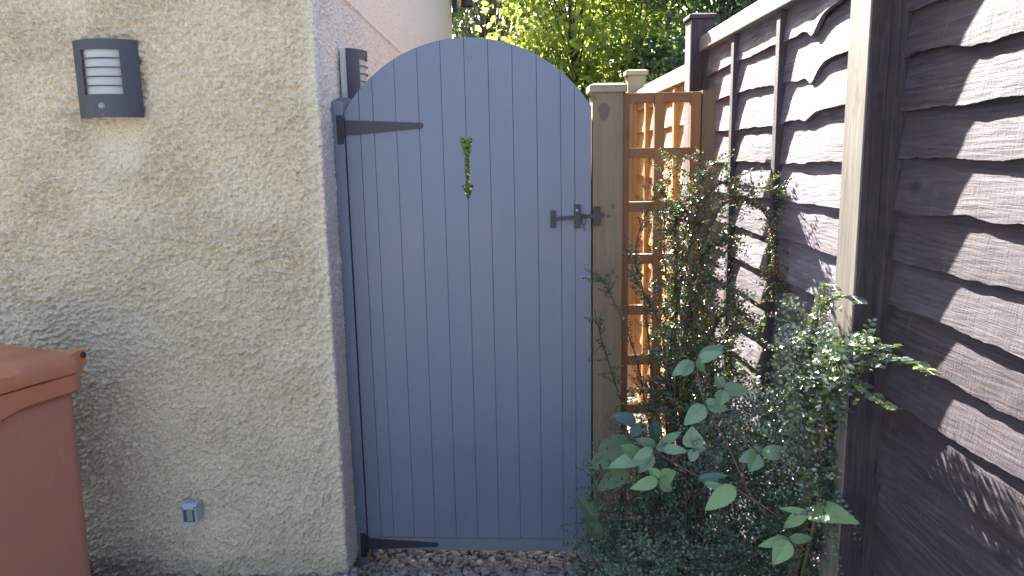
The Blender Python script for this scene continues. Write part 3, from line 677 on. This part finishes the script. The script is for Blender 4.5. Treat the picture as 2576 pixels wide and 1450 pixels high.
# ------------------------------------------------------------------ lantern at the far corner of the house
def lantern():
    c = at(1170, 0, 9.2); root = empty('corner_lantern', (-.60, 9.2, c.z), 'dark lantern with a yellow band on the far corner of the house above the gate', 'lantern')
    mb = MB(); mb.box(-.03, .03, -.05, .05, -.14, .2, .006); mb.tube([(0, 0, .12), (.07, 0, .17), (.13, 0, .14)], .012, 8); mb.build('bracket', M['navy'], root)
    mb = MB(); mb.box(.0305, .075, -.06, .06, .02, .12, .004); mb.add([(.075, -.061, .11), (.10, -.061, .12), (.07, -.061, -.09), (.055, -.061, -.03)], [(0, 1, 2, 3)]); mb.build('band', M['yellow'], root)
    mb = MB(); n_ = 16; prof = [(.02, .16), (.045, .13), (.06, .04), (.085, -.06), (.088, -.075), (.06, -.075)]
    mb.add([(.14+r_*math.cos(2*math.pi*k/n_), r_*math.sin(2*math.pi*k/n_), z) for r_, z in prof for k in range(n_)],
           [(i*n_+k, i*n_+(k+1) % n_, (i+1)*n_+(k+1) % n_, (i+1)*n_+k) for i in range(len(prof)-1) for k in range(n_)]+[tuple(range(n_))]); mb.build('shade', M['lampdark'], root, True)
lantern()

# ================================================================== PLANTS
def curve(pts, n=12):
    """Catmull-Rom through points"""
    P = [Vector(p) for p in pts]; P = [P[0]*2-P[1]]+P+[P[-1]*2-P[-2]]; out = []
    for i in range(1, len(P)-2):
        for k in range(n):
            t = k/n; a, b, c, d = P[i-1], P[i], P[i+1], P[i+2]
            out.append(.5*((2*b)+(c-a)*t+(2*a-5*b+4*c-d)*t*t+(3*b-a-3*c+d)*t**3))
    out.append(P[-2]); return out
def keep(p, lim):      # slide a point along the line of sight until it clears the fence
    c = Vector((0, 0, CAMH)); return p if p.x <= lim else c+(p-c)*(lim/p.x)
def flim(y): return .745 if 1.60 < y < 1.80 else .79
class Shrub:
    def __init__(s, seed): s.r = random.Random(seed); s.st = MB(); s.L = []; s.B = []
    def twig(s, p, d, ln, lf=.010, gap=.0062, rad=.0008, berry=.0, droop=.35, flat=None):
        """a leafy twig: two ranks of small leaves along a drooping line"""
        r = s.r; d = Vector(d).normalized(); pts = [Vector(p)]; nseg = max(3, int(ln/.02)); st = ln/nseg
        for i in range(nseg):
            d = (d+Vector((r.gauss(0, .10), r.gauss(0, .10), r.gauss(0, .08)-droop*.12))).normalized(); pts.append(pts[-1]+d*st)
        s.st.tube(pts, [rad*(1-.6*i/nseg) for i in range(nseg+1)], 4, False)
        up = flat or Vector((r.gauss(0, .35), -.45+r.gauss(0, .35), .8)).normalized()
        k = int(ln/gap)
        for j in range(k):
            t = (j+.5)/k*nseg; i = min(int(t), nseg-1); q = pts[i].lerp(pts[i+1], t-i); dd = (pts[i+1]-pts[i]).normalized()
            side = dd.cross(up).normalized()*(1 if j % 2 else -1)
            ld = (side*1.0+dd*.45+up*r.uniform(-.1, .35)+Vector((r.gauss(0, .18), r.gauss(0, .18), r.gauss(0, .18)))).normalized()
            nn = (up+Vector((r.gauss(0, .35), r.gauss(0, .35), r.gauss(0, .3)))).normalized()
            sc = lf*1.3*r.uniform(.7, 1.2)*(1-.35*(j/k)**3); s.L.append((q, ld, nn, sc))
            if r.random() < berry: s.B.append((q+nn*.004+side*.004, r.uniform(.0024, .0036)))
    def branch(s, pts, r0, r1, n=12):
        c = curve(pts, n); s.st.tube(c, [r0+(r1-r0)*i/(len(c)-1) for i in range(len(c))], 6, False); return c
    def clothe(s, c, density, ln, start=.1, berry=0, lf=.010, spread=1.0, droop=.35):
        """side twigs along a branch"""
        r = s.r; tot = sum((c[i+1]-c[i]).length for i in range(len(c)-1)); k = int(tot*density)
        for j in range(k):
            t = start+(1-start)*r.random(); x = t*(len(c)-1); i = min(int(x), len(c)-2); q = c[i].lerp(c[i+1], x-i)
            dd = (c[i+1]-c[i]).normalized(); rv = Vector((r.gauss(0, 1), r.gauss(0, 1), r.gauss(0, .8))).normalized()
            d = (dd*.7+rv*spread).normalized(); s.twig(q, d, ln*r.uniform(.45, 1.15), lf, berry=berry, droop=droop)
    def finish(s, root, leafm, stemm):
        o = s.st.build('branches', stemm, root); o.location = -root.location
        L = s.L; o = leaves_mesh('leaves', [tuple(a[0]) for a in L], [tuple(a[1]) for a in L], [tuple(a[2]) for a in L], [a[3] for a in L], [a[3]*.68 for a in L], leafm, root); o.location = -root.location
        if s.B:
            bm0 = bmesh.new(); bmesh.ops.create_icosphere(bm0, subdivisions=2, radius=1); bm0.verts.index_update()
            vv = [v.co.copy() for v in bm0.verts]; ff = [[v.index for v in f.verts] for f in bm0.faces]; bm0.free()
            s.B.sort(key=lambda b: (b[0]-Vector((0, 0, CAMH))).length/b[1])
            mb = MB(); mb.add(vv, ff); one = mb.build('berry', M['berry'], root, True)
            for i, (c, r_) in enumerate(s.B[:100]):
                o = one if i == 0 else one.copy()
                if i: COL.objects.link(o); o.parent = root
                o.location = c-root.location; o.scale = (r_, r_, r_)
            if len(s.B) > 100:
                mb = MB()
                for c, r_ in s.B[100:]: mb.add([c+v*r_ for v in vv], ff)
                o = mb.build('berries', M['berry'], root, True); o.location = -root.location; o['kind'] = 'stuff'

# tall berried shrub in front of the trellis
def shrub_tall():
    s = Shrub(21); root = empty('cotoneaster', (.66, 2.45, 0), 'tall dark shrub with tiny leaves and red berries climbing in front of the trellis', 'shrub')
    base = Vector((.66, 2.50, .0))
    arcs = [  # screen path, distance along it, berry rate
        ([(1690, 1150, 2.55), (1690, 850, 2.58), (1670, 600, 2.60), (1690, 400, 2.60)], .10),
        ([(1680, 1100, 2.5), (1700, 800, 2.5), (1730, 560, 2.48), (1785, 405, 2.45)], .12),
        ([(1700, 900, 2.5), (1740, 600, 2.45), (1800, 470, 2.40), (1880, 470, 2.35), (1962, 480, 2.30)], .12),
        ([(1740, 800, 2.45), (1790, 560, 2.4), (1860, 500, 2.32), (1925, 540, 2.28), (1950, 640, 2.25), (1945, 730, 2.25)], .16),
        ([(1650, 1000, 2.6), (1620, 750, 2.62), (1600, 620, 2.62), (1650, 480, 2.60)], .02),
        ([(1640, 1100, 2.6), (1600, 900, 2.64), (1545, 760, 2.66), (1500, 680, 2.66)], .02),
        ([(1620, 1150, 2.6), (1560, 1000, 2.64), (1515, 860, 2.66), (1495, 780, 2.66)], .02),
        ([(1720, 1000, 2.45), (1740, 760, 2.4), (1770, 640, 2.36), (1840, 600, 2.3)], .14),
        ([(1700, 1050, 2.4), (1720, 850, 2.36), (1750, 720, 2.33), (1830, 720, 2.28), (1870, 840, 2.22)], .06),
        ([(1690, 1000, 2.5), (1700, 700, 2.5), (1700, 560, 2.5), (1730, 500, 2.48)], .08),
        ([(1760, 1000, 2.35), (1800, 820, 2.3), (1850, 780, 2.25), (1900, 820, 2.2)], .04),
        ([(1690, 1000, 2.4), (1660, 820, 2.4), (1600, 700, 2.45), (1580, 640, 2.5)], .01)]
    for pp, be in arcs:
        p3 = [base+Vector((random.uniform(-.05, .05), random.uniform(-.05, .05), .05))]+[at(*q) for q in pp]
        thin = min(q[0] for q in pp) < 1640; right = max(q[0] for q in pp) > 1860; c = s.branch(p3, .0045 if thin else .0065, .0012); s.clothe(c, 26 if thin else 44 if right else 62, .07 if thin else .085 if right else .11, .30, be*1.1, .0095, .85)
    # body of the shrub
    for (x, y, Y, rx_, ry_, cnt, ln) in ((1740, 850, 2.45, 75, 190, 150, .12), (1725, 620, 2.5, 50, 130, 50, .09), (1710, 1010, 2.5, 90, 110, 150, .13), (1790, 980, 2.35, 100, 120, 150, .13)):
        for j in range(cnt):
            a = s.r.uniform(0, 6.28); q = s.r.random()**.5
            p = at(x+rx_*q*math.cos(a), y+ry_*q*math.sin(a), Y+s.r.uniform(-.10, .10))
            s.twig(p, (s.r.gauss(0, .6), s.r.gauss(-.2, .5), s.r.gauss(.4, .6)), ln*s.r.uniform(.5, 1.1), .0095, berry=.03)
    s.finish(root, M['coto_t'], M['stem'])
shrub_tall()
def shrub_low():
    s = Shrub(5); root = empty('cotoneaster', (.6, 2.2, 0), 'dense low mound of dark tiny-leaved shrub filling the bottom right beside the gate', 'shrub')
    for (x, y, Y, rx_, ry_, dY, cnt) in ((1610, 1300, 2.55, 130, 180, .10, 420), (1760, 1300, 2.38, 170, 200, .12, 560), (1930, 1300, 2.12, 130, 200, .12, 420), (1700, 1150, 2.48, 170, 110, .12, 320),
                                     (1880, 1120, 2.15, 130, 120, .14, 260), (1540, 1400, 2.45, 90, 80, .12, 130), (1790, 1430, 2.1, 260, 60, .16, 320), (2040, 1260, 1.9, 60, 140, .06, 110)):
        for j in range(cnt):
            a = s.r.uniform(0, 6.28); q = s.r.random()**.5
            p = at(x+rx_*q*math.cos(a), y+ry_*q*math.sin(a), Y+s.r.uniform(-dY, dY)); p = keep(p, .76)
            if p.z < .02: p.z = .02+s.r.random()*.1
            s.twig(p, (s.r.gauss(-.1, .7), s.r.gauss(-.3, .5), s.r.gauss(.25, .6)), .12*s.r.uniform(.5, 1.2), .0095, berry=.006, gap=.0085)
    for j in range(26):
        b = Vector((s.r.uniform(.45, .75), s.r.uniform(2.0, 2.6), .0)); e = b+Vector((s.r.gauss(0, .1), s.r.gauss(-.05, .12), s.r.uniform(.3, .7))); e.x = min(max(e.x, .46), .78)
        s.branch([b, b.lerp(e, .5)+Vector((0, 0, .08)), e], .007, .002, 6)
    s.finish(root, M['coto'], M['stem'])
shrub_low()
def shrub_bright():
    s = Shrub(9); root = empty('cotoneaster', (.72, 1.95, 0), 'bright sunlit shrub with rows of round glossy leaves spraying across the dark post', 'shrub')
    base = Vector((.74, 1.98, .0))
    arcs = [([(2060, 1150, 1.90), (2080, 950, 1.86), (2110, 870, 1.78), (2170, 858, 1.72), (2200, 852, 1.70)], .011),
            ([(2060, 1150, 1.90), (2090, 980, 1.80), (2150, 890, 1.70), (2230, 895, 1.62), (2300, 915, 1.56), (2352, 944, 1.52)], .0125),
            ([(2060, 1150, 1.90), (2080, 990, 1.78), (2150, 930, 1.68), (2230, 905, 1.62), (2262, 912, 1.60)], .0115),
            ([(2050, 1100, 1.92), (2090, 960, 1.74), (2140, 955, 1.64), (2200, 1000, 1.58), (2245, 1035, 1.56)], .0130),
            ([(2050, 1150, 1.90), (2070, 1000, 1.76), (2100, 940, 1.68), (2110, 1010, 1.64), (2112, 1088, 1.63)], .0125),
            ([(2040, 1150, 1.95), (2050, 900, 1.92), (2060, 760, 1.90), (2085, 715, 1.86), (2120, 750, 1.80)], .010),
            ([(2040, 1150, 1.95), (2030, 900, 1.96), (2010, 790, 1.96), (1985, 740, 1.94), (1975, 800, 1.92)], .0095),
            ([(2040, 1100, 1.95), (2030, 880, 1.94), (2000, 820, 1.92), (1965, 850, 1.9), (1955, 960, 1.88)], .010),
            ([(2040, 1100, 1.95), (2040, 850, 1.9), (2070, 770, 1.85), (2130, 745, 1.78), (2170, 765, 1.74)], .010),
            ([(2050, 1150, 1.9), (2040, 1000, 1.84), (2020, 960, 1.8), (2000, 1030, 1.78), (1985, 1120, 1.78)], .011),
            ([(2050, 1150, 1.9), (2060, 1000, 1.8), (2055, 950, 1.75), (2050, 1030, 1.72), (2045, 1110, 1.72)], .0115),
            ([(2050, 1300, 1.9), (2060, 1200, 1.85), (2085, 1180, 1.8), (2110, 1185, 1.76)], .010),
            ([(2040, 1050, 1.92), (2030, 860, 1.88), (1995, 850, 1.84), (1985, 930, 1.82), (1985, 1010, 1.82)], .011),
            ([(2050, 1050, 1.9), (2050, 850, 1.84), (2035, 840, 1.8), (2028, 920, 1.78), (2030, 1000, 1.78)], .0115),
            ([(2050, 1050, 1.9), (2075, 900, 1.78), (2090, 880, 1.74), (2085, 960, 1.72), (2075, 1040, 1.72)], .012),
            ([(2050, 1050, 1.9), (2080, 930, 1.76), (2150, 870, 1.68), (2200, 880, 1.64), (2245, 870, 1.62)], .0115),
            ([(2060, 1250, 1.9), (2030, 1180, 1.85), (2060, 1220, 1.78), (2085, 1240, 1.76)], .009)]
    for pp, lf in arcs:
        q = [at(*a) for a in pp]
        q = [keep(v, .735) for v in q]
        c = s.branch([base, base.lerp(q[0], .5)]+q, .005, .0012, 8)
        h = c[int(len(c)*.52):]
        # leaves in two rows along the outer half of the arching stem itself
        up = Vector((.1, -.35, .9)).normalized(); tot = 0
        for a_, b_ in zip(h[:-1], h[1:]):
            tot += (b_-a_).length
        k = int(tot/.0082)
        for j in range(k):
            x = j/k*(len(h)-1); i = int(x); pnt = h[i].lerp(h[i+1], x-i); dd = (h[i+1]-h[i]).normalized()
            upp = (up-dd*up.dot(dd)); upp = upp.normalized() if upp.length > .3 else Vector((0, -1, .2)); side = dd.cross(upp).normalized()*(1 if j % 2 else -1)
            s.L.append((pnt, (side+dd*.35+Vector((s.r.gauss(0, .15), s.r.gauss(0, .15), s.r.gauss(0, .15)))).normalized(), (upp+Vector((s.r.gauss(0, .3), s.r.gauss(0, .3), s.r.gauss(0, .25)))).normalized(), lf*1.75*s.r.uniform(.75, 1.15)))
        s.clothe(c[:int(len(c)*.72)], 22, .07, .45, 0, lf*.92, .8, .6)
    for (x, y, Y, rx_, ry_, dY, cnt) in ((2050, 900, 1.90, 60, 100, .05, 40), (2000, 980, 1.9, 55, 130, .06, 50), (2080, 940, 1.82, 40, 60, .04, 18), (2000, 1130, 1.95, 80, 80, .06, 70)):
        for j in range(cnt):
            a = s.r.uniform(0, 6.28); q = s.r.random()**.5
            p = keep(at(x+rx_*q*math.cos(a), y+ry_*q*math.sin(a), Y+s.r.uniform(-dY, dY)), .74)
            s.twig(p, (s.r.gauss(-.1, .6), s.r.gauss(-.3, .5), s.r.gauss(.1, .6)), .09*s.r.uniform(.5, 1.2), .0105, droop=.6)
    s.finish(root, M['coto_b'], M['stem_g'])
shrub_bright()

# bramble: canes with large three-part leaves
def leafblade(mb, b, t, w, n, bend=.12, holes=0, seed=0):
    """one leaflet from base b to tip t: toothed oval, pleated along its side veins, arched and folded"""
    r = random.Random(seed); d = t-b; L = d.length; d.normalize(); n = (n-d*n.dot(d)).normalized(); s = d.cross(n)
    nu, nv = 20, 5; vs = []
    for i in range(nu+1):
        u = i/nu; half = w*.5*(math.sin(math.pi*min(1, u**.72))**.8)*(1-.22*u); half = max(half, .0004)
        tooth = 1+(.07 if i % 2 else -.03)*(1 if .06 < u < .97 else 0)
        for j in range(-nv, nv+1):
            v = j/nv; x = half*v*(tooth if abs(j) == nv else 1)
            ple = .0019*math.sin((u-abs(v)*.22)*2*math.pi*8)*(1-u*.5)*min(1, abs(v)*3+.1)
            z = -bend*L*(u-.2)**2+abs(v)*half*.22+ple+(-.0012 if j == 0 else 0)
            vs.append(b+d*(u*L)+s*x+n*z)
    m = 2*nv+1; fs = []
    for i in range(nu):
        for j in range(2*nv):
            if holes and 2 < i < nu-1 and j not in (nv-1, nv) and r.random() < holes: continue
            fs.append((i*m+j, i*m+j+1, (i+1)*m+j+1, (i+1)*m+j))
    mb.add(vs, fs)
def bramble():
    root = empty('bramble', (.62, 2.1, 0), 'bramble with reddish canes and large pale green toothed leaves in front of the low shrub', 'bramble')
    mb = MB()
    A = lambda x, y, Y: keep(at(x, y, Y-.14), .74)
    canes = [[(2060, 1420, 1.95), (2005, 1335, 1.98), (1930, 1280, 2.02), (1840, 1225, 2.08), (1760, 1200, 2.14), (1680, 1155, 2.2), (1600, 1110, 2.28)],
             [(1930, 1300, 2.05), (1880, 1230, 2.08), (1835, 1130, 2.12), (1795, 1060, 2.15), (1768, 1000, 2.18), (1755, 930, 2.2), (1775, 900, 2.2)],
             [(1880, 1240, 2.08), (1870, 1180, 2.08), (1900, 1140, 2.06)], [(1690, 1165, 2.2), (1730, 1120, 2.16), (1752, 1100, 2.14)], [(1700, 1180, 2.18), (1675, 1190, 2.14), (1657, 1195, 2.12)],
             [(2005, 1335, 1.98), (2020, 1300, 1.96), (2040, 1285, 1.94)], [(2040, 1400, 1.94), (2010, 1370, 1.92), (1985, 1355, 1.9)]]
    for c in canes: mb.tube(curve([A(*p) for p in c], 8), .0022, 6)
    o = mb.build('cane', M['cane'], root); o.location = -root.location
    # base px, tip px, distance, width ratio, tint
    LV = [((1760, 900), (1824, 868), 2.20, .42, 0), ((1755, 905), (1820, 885), 2.19, .40, 0), ((1752, 905), (1775, 937), 2.18, .5, 0), ((1745, 912), (1690, 944), 2.19, .5, 0), ((1742, 918), (1716, 948), 2.18, .5, 0),
          ((1818, 975), (1800, 948), 2.14, .9, 0), ((1820, 978), (1886, 984), 2.13, .52, 0), ((1818, 982), (1812, 1022), 2.12, .9, 0),
          ((1774, 1022), (1720, 1070), 2.14, .56, 0), ((1778, 1020), (1833, 1030), 2.13, .62, 0), ((1775, 1015), (1808, 1005), 2.13, .5, 0),
          ((1748, 1128), (1740, 1075), 2.12, .85, 3), ((1750, 1130), (1778, 1128), 2.12, .6, 0), ((1748, 1132), (1737, 1163), 2.11, .8, 0),
          ((1668, 1130), (1732, 1135), 2.16, .42, 0), ((1650, 1130), (1690, 1118), 2.17, .45, 0), ((1642, 1130), (1590, 1158), 2.16, .42, 0), ((1660, 1118), (1716, 1085), 2.2, .34, 3), ((1650, 1122), (1600, 1105), 2.2, .4, 3),
          ((1640, 1140), (1528, 1175), 2.2, .34, 3), ((1645, 1145), (1605, 1190), 2.19, .5, 3), ((1610, 1150), (1560, 1120), 2.2, .5, 3),
          ((1658, 1204), (1632, 1176), 2.08, .75, 1), ((1660, 1205), (1702, 1186), 2.08, .75, 1), ((1657, 1208), (1692, 1236), 2.07, .7, 1), ((1655, 1208), (1586, 1230), 2.07, .42, 1),
          ((1912, 1140), (1896, 1122), 2.04, .95, 0), ((1915, 1140), (1998, 1138), 2.03, .44, 0), ((1908, 1143), (1885, 1188), 2.02, .78, 0), ((1910, 1142), (1858, 1160), 2.04, .6, 0),
          ((1850, 1225), (1772, 1285), 2.02, .45, 1), ((1770, 1215), (1860, 1243), 2.06, .22, 1), ((1755, 1205), (1835, 1195), 2.08, .26, 2),
          ((2030, 1288), (1955, 1278), 1.93, .2, 1), ((2035, 1286), (2142, 1300), 1.90, .28, 1), ((2028, 1290), (1968, 1330), 1.92, .38, 1), ((2030, 1285), (2075, 1290), 1.92, .3, 1),
          ((1985, 1357), (1906, 1374), 1.86, .32, 1), ((1986, 1356), (2048, 1354), 1.86, .38, 1), ((1984, 1360), (1945, 1422), 1.84, .62, 1),
          ((1600, 1060), (1540, 1045), 2.32, .5, 2), ((1610, 1070), (1585, 1100), 2.32, .7, 2), ((1640, 1060), (1655, 1120), 2.30, .5, 2)]
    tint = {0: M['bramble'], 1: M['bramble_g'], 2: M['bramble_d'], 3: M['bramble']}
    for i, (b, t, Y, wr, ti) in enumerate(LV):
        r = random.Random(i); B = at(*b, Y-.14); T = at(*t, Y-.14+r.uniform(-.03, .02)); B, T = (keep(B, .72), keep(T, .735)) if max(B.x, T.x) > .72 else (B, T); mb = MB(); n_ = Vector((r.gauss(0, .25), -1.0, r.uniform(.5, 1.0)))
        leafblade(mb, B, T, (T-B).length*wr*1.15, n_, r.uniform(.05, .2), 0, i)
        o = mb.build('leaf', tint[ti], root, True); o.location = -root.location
    for i, (b, t, Y, wr) in enumerate([((1590, 1110), (1480, 1180), 2.3, .55), ((1580, 1180), (1500, 1235), 2.3, .45), ((1500, 1310), (1452, 1252), 2.35, .5), ((1510, 1350), (1470, 1300), 2.35, .55)]):
        mb = MB(); leafblade(mb, at(*b, Y-.14), at(*t, Y-.14), (at(*t, Y-.14)-at(*b, Y-.14)).length*wr*1.15, Vector((0, -1, .6)), .12, .16, i+50)
        o = mb.build('leaf', M['eaten'], root, True); o.location = -root.location; o['label'] = 'insect-chewed leaf full of slits'
M['bramble_g'] = leafmat('fresh_bramble_leaf', [(.23, .36, .18), (.26, .39, .19), (.21, .34, .18)], .5, .25, (1.3, 1.7, .5))
bramble()

def tuft():
    root = empty('weed_tuft', (.30, 2.62, 0), 'tuft of thin grey-green weed blades leaning over the bottom right corner of the gate', 'weed')
    r = random.Random(4); mb = MB()
    for i in range(34):
        a = r.uniform(0, 6.28); L = r.uniform(.05, .17); b = Vector((r.gauss(0, .035), r.gauss(0, .03), 0)); d = Vector((math.cos(a)*.6-.15, math.sin(a)*.45-.1, 1)).normalized()
        w = r.uniform(.0015, .0035); sd = d.cross(Vector((0, 1, .2))).normalized()*w; vs = []
        for k in range(6):
            t = k/5; p = b+d*(L*t)+Vector((d.x, d.y, -.35))*(L*.7*t*t); q = 1-t**1.5; vs += [p-sd*q, p+Vector((0, -.0006, .0006)), p+sd*q]
        mb.add(vs, [f for k in range(5) for f in ((k*3, k*3+1, k*3+4, k*3+3), (k*3+1, k*3+2, k*3+5, k*3+4))])
    mb.build('blades', M['bramble_d'], root)
tuft()

# ------------------------------------------------------------------ trees beyond the gate
def tree(name, label, base, h, rad, cnt, lsize, leafm, seed, trunk_r=.06, low=.05, lean=(0, 0), clumps=60, aspect=.6, kind='oval', group='trees beyond the gate'):
    r = random.Random(seed); rng = np.random.default_rng(seed); B = Vector(base); root = empty(name, B, label, 'tree', group)
    mb = MB(); top = B+Vector((lean[0], lean[1], h*.92)); c = curve([B, B.lerp(top, .35)+Vector((r.gauss(0, .08), r.gauss(0, .08), 0)), B.lerp(top, .7)+Vector((r.gauss(0, .1), 0, 0)), top], 6)
    mb.tube(c, [trunk_r*(1-.85*i/(len(c)-1)) for i in range(len(c))], 8)
    cen = []
    for k in range(clumps):
        t = r.uniform(low, 1); prof = math.sin(math.pi*min(1, .12+t*.86))**.6; a = r.uniform(0, 6.28); q = rad*prof*r.uniform(.35, 1.0)
        j = min(len(c)-1, int(t*(len(c)-1))); p = c[j]+Vector((q*math.cos(a), q*math.sin(a), r.gauss(0, .15))); p.z = B.z+max(.15, h*t+r.gauss(0, .15)); cen.append(p)
        st = c[max(1, int(j*.75))]; mb.tube([st, st.lerp(p, .5)+Vector((0, 0, .1)), p], [trunk_r*.28, trunk_r*.16, trunk_r*.06], 4, False)
    o = mb.build('trunk', M['bark'], root); o.location = -B
    C = np.array([tuple(p) for p in cen]); idx = rng.integers(0, len(C), cnt); sg = rad*.19*rng.uniform(.6, 1.5, (len(C), 1))
    P = C[idx]+rng.normal(0, 1, (cnt, 3))*sg[idx]*np.array([1.15, 1.15, .75]); P[:, 2] = np.maximum(P[:, 2], .03)
    d = rng.normal(0, 1, (cnt, 3)); d[:, 2] -= .5; nr = rng.normal(0, 1, (cnt, 3))*.6+np.array([0, -.2, .9])
    sz = lsize*rng.uniform(.6, 1.3, cnt); o = leaves_mesh('crown', P, d, nr, sz, sz*aspect, leafm, root, kind); o.location = -B
tree('deciduous_tree', 'sunlit yellow-green leafy tree just behind the top of the gate', (.75, 9.6, 0), 5.6, 1.15, 12500, .105, M['tree_lit'], 1, .045, .02, clumps=75)
tree('deciduous_tree', 'second bright young tree with a thin dark trunk left of the capped fence post', (1.55, 10.6, 0), 5.8, 1.0, 8000, .10, M['tree_lit'], 2, .05, .15, clumps=45)
tree('deciduous_tree', 'dark green leafy tree rising behind the orange fence', (2.6, 9.2, 0), 5.0, 1.2, 12000, .09, M['tree_mid'], 3, .06, .05, clumps=70)
tree('deciduous_tree', 'dark leafy tree behind the far end of the dark fence', (4.1, 9.8, 0), 5.6, 1.5, 14000, .075, M['tree_mid'], 4, .06, .05, clumps=80)
tree('conifer', 'dull grey-green conifer in shade right of the house corner', (-.3, 13.5, 0), 6.6, 1.5, 26000, .09, M['conifer'], 5, .10, .03, clumps=110, aspect=.16, kind='n')
tree('conifer', 'grey-green conifer further back between the bright trees', (1.7, 15, 0), 6.8, 1.7, 22000, .10, M['conifer'], 6, .10, .03, clumps=110, aspect=.18, kind='n')
def wood_mass():
    rng = np.random.default_rng(77); k = 60000
    P = np.c_[rng.uniform(-9, 16, k), rng.normal(19, 1.0, k), np.abs(rng.uniform(0, 1, k))**.9*8.2]
    P[:, 2] *= .85+.12*np.sin(P[:, 0]*1.3)+.1*np.sin(P[:, 0]*.47+1)
    d = rng.normal(0, 1, (k, 3)); nr = rng.normal(0, 1, (k, 3))*.7+np.array([0, -.2, .8]); sz = rng.uniform(.14, .26, k)
    tag(leaves_mesh('woodland', P, d, nr, sz, sz*.55, M['tree_mid'], None), 'dark far-off woodland closing the view behind the trees', 'woodland', kind='stuff')
wood_mass()
# bushes seen through the arrow cut-out
tree('garden_bush', 'low leafy green bush seen through the arrow cut-out in the gate', (-.75, 11.2, 0), 2.4, .9, 7000, .06, M['bush'], 12, .03, .05, clumps=60, group=None)
bpy.data.objects['garden_bush']['category'] = 'bush'

# fallen dry leaves on the gravel, countable few
for i, (x, y) in enumerate([(.18, 2.70), (-.32, 2.76), (.34, 2.62)]):
    mb = MB(); b = Vector((x, y, .03)); a = random.uniform(0, 6.28); leafblade(mb, b, b+Vector((math.cos(a)*.03, math.sin(a)*.03, .002)), .02, Vector((.1, -.2, 1)), .3, 0, i)
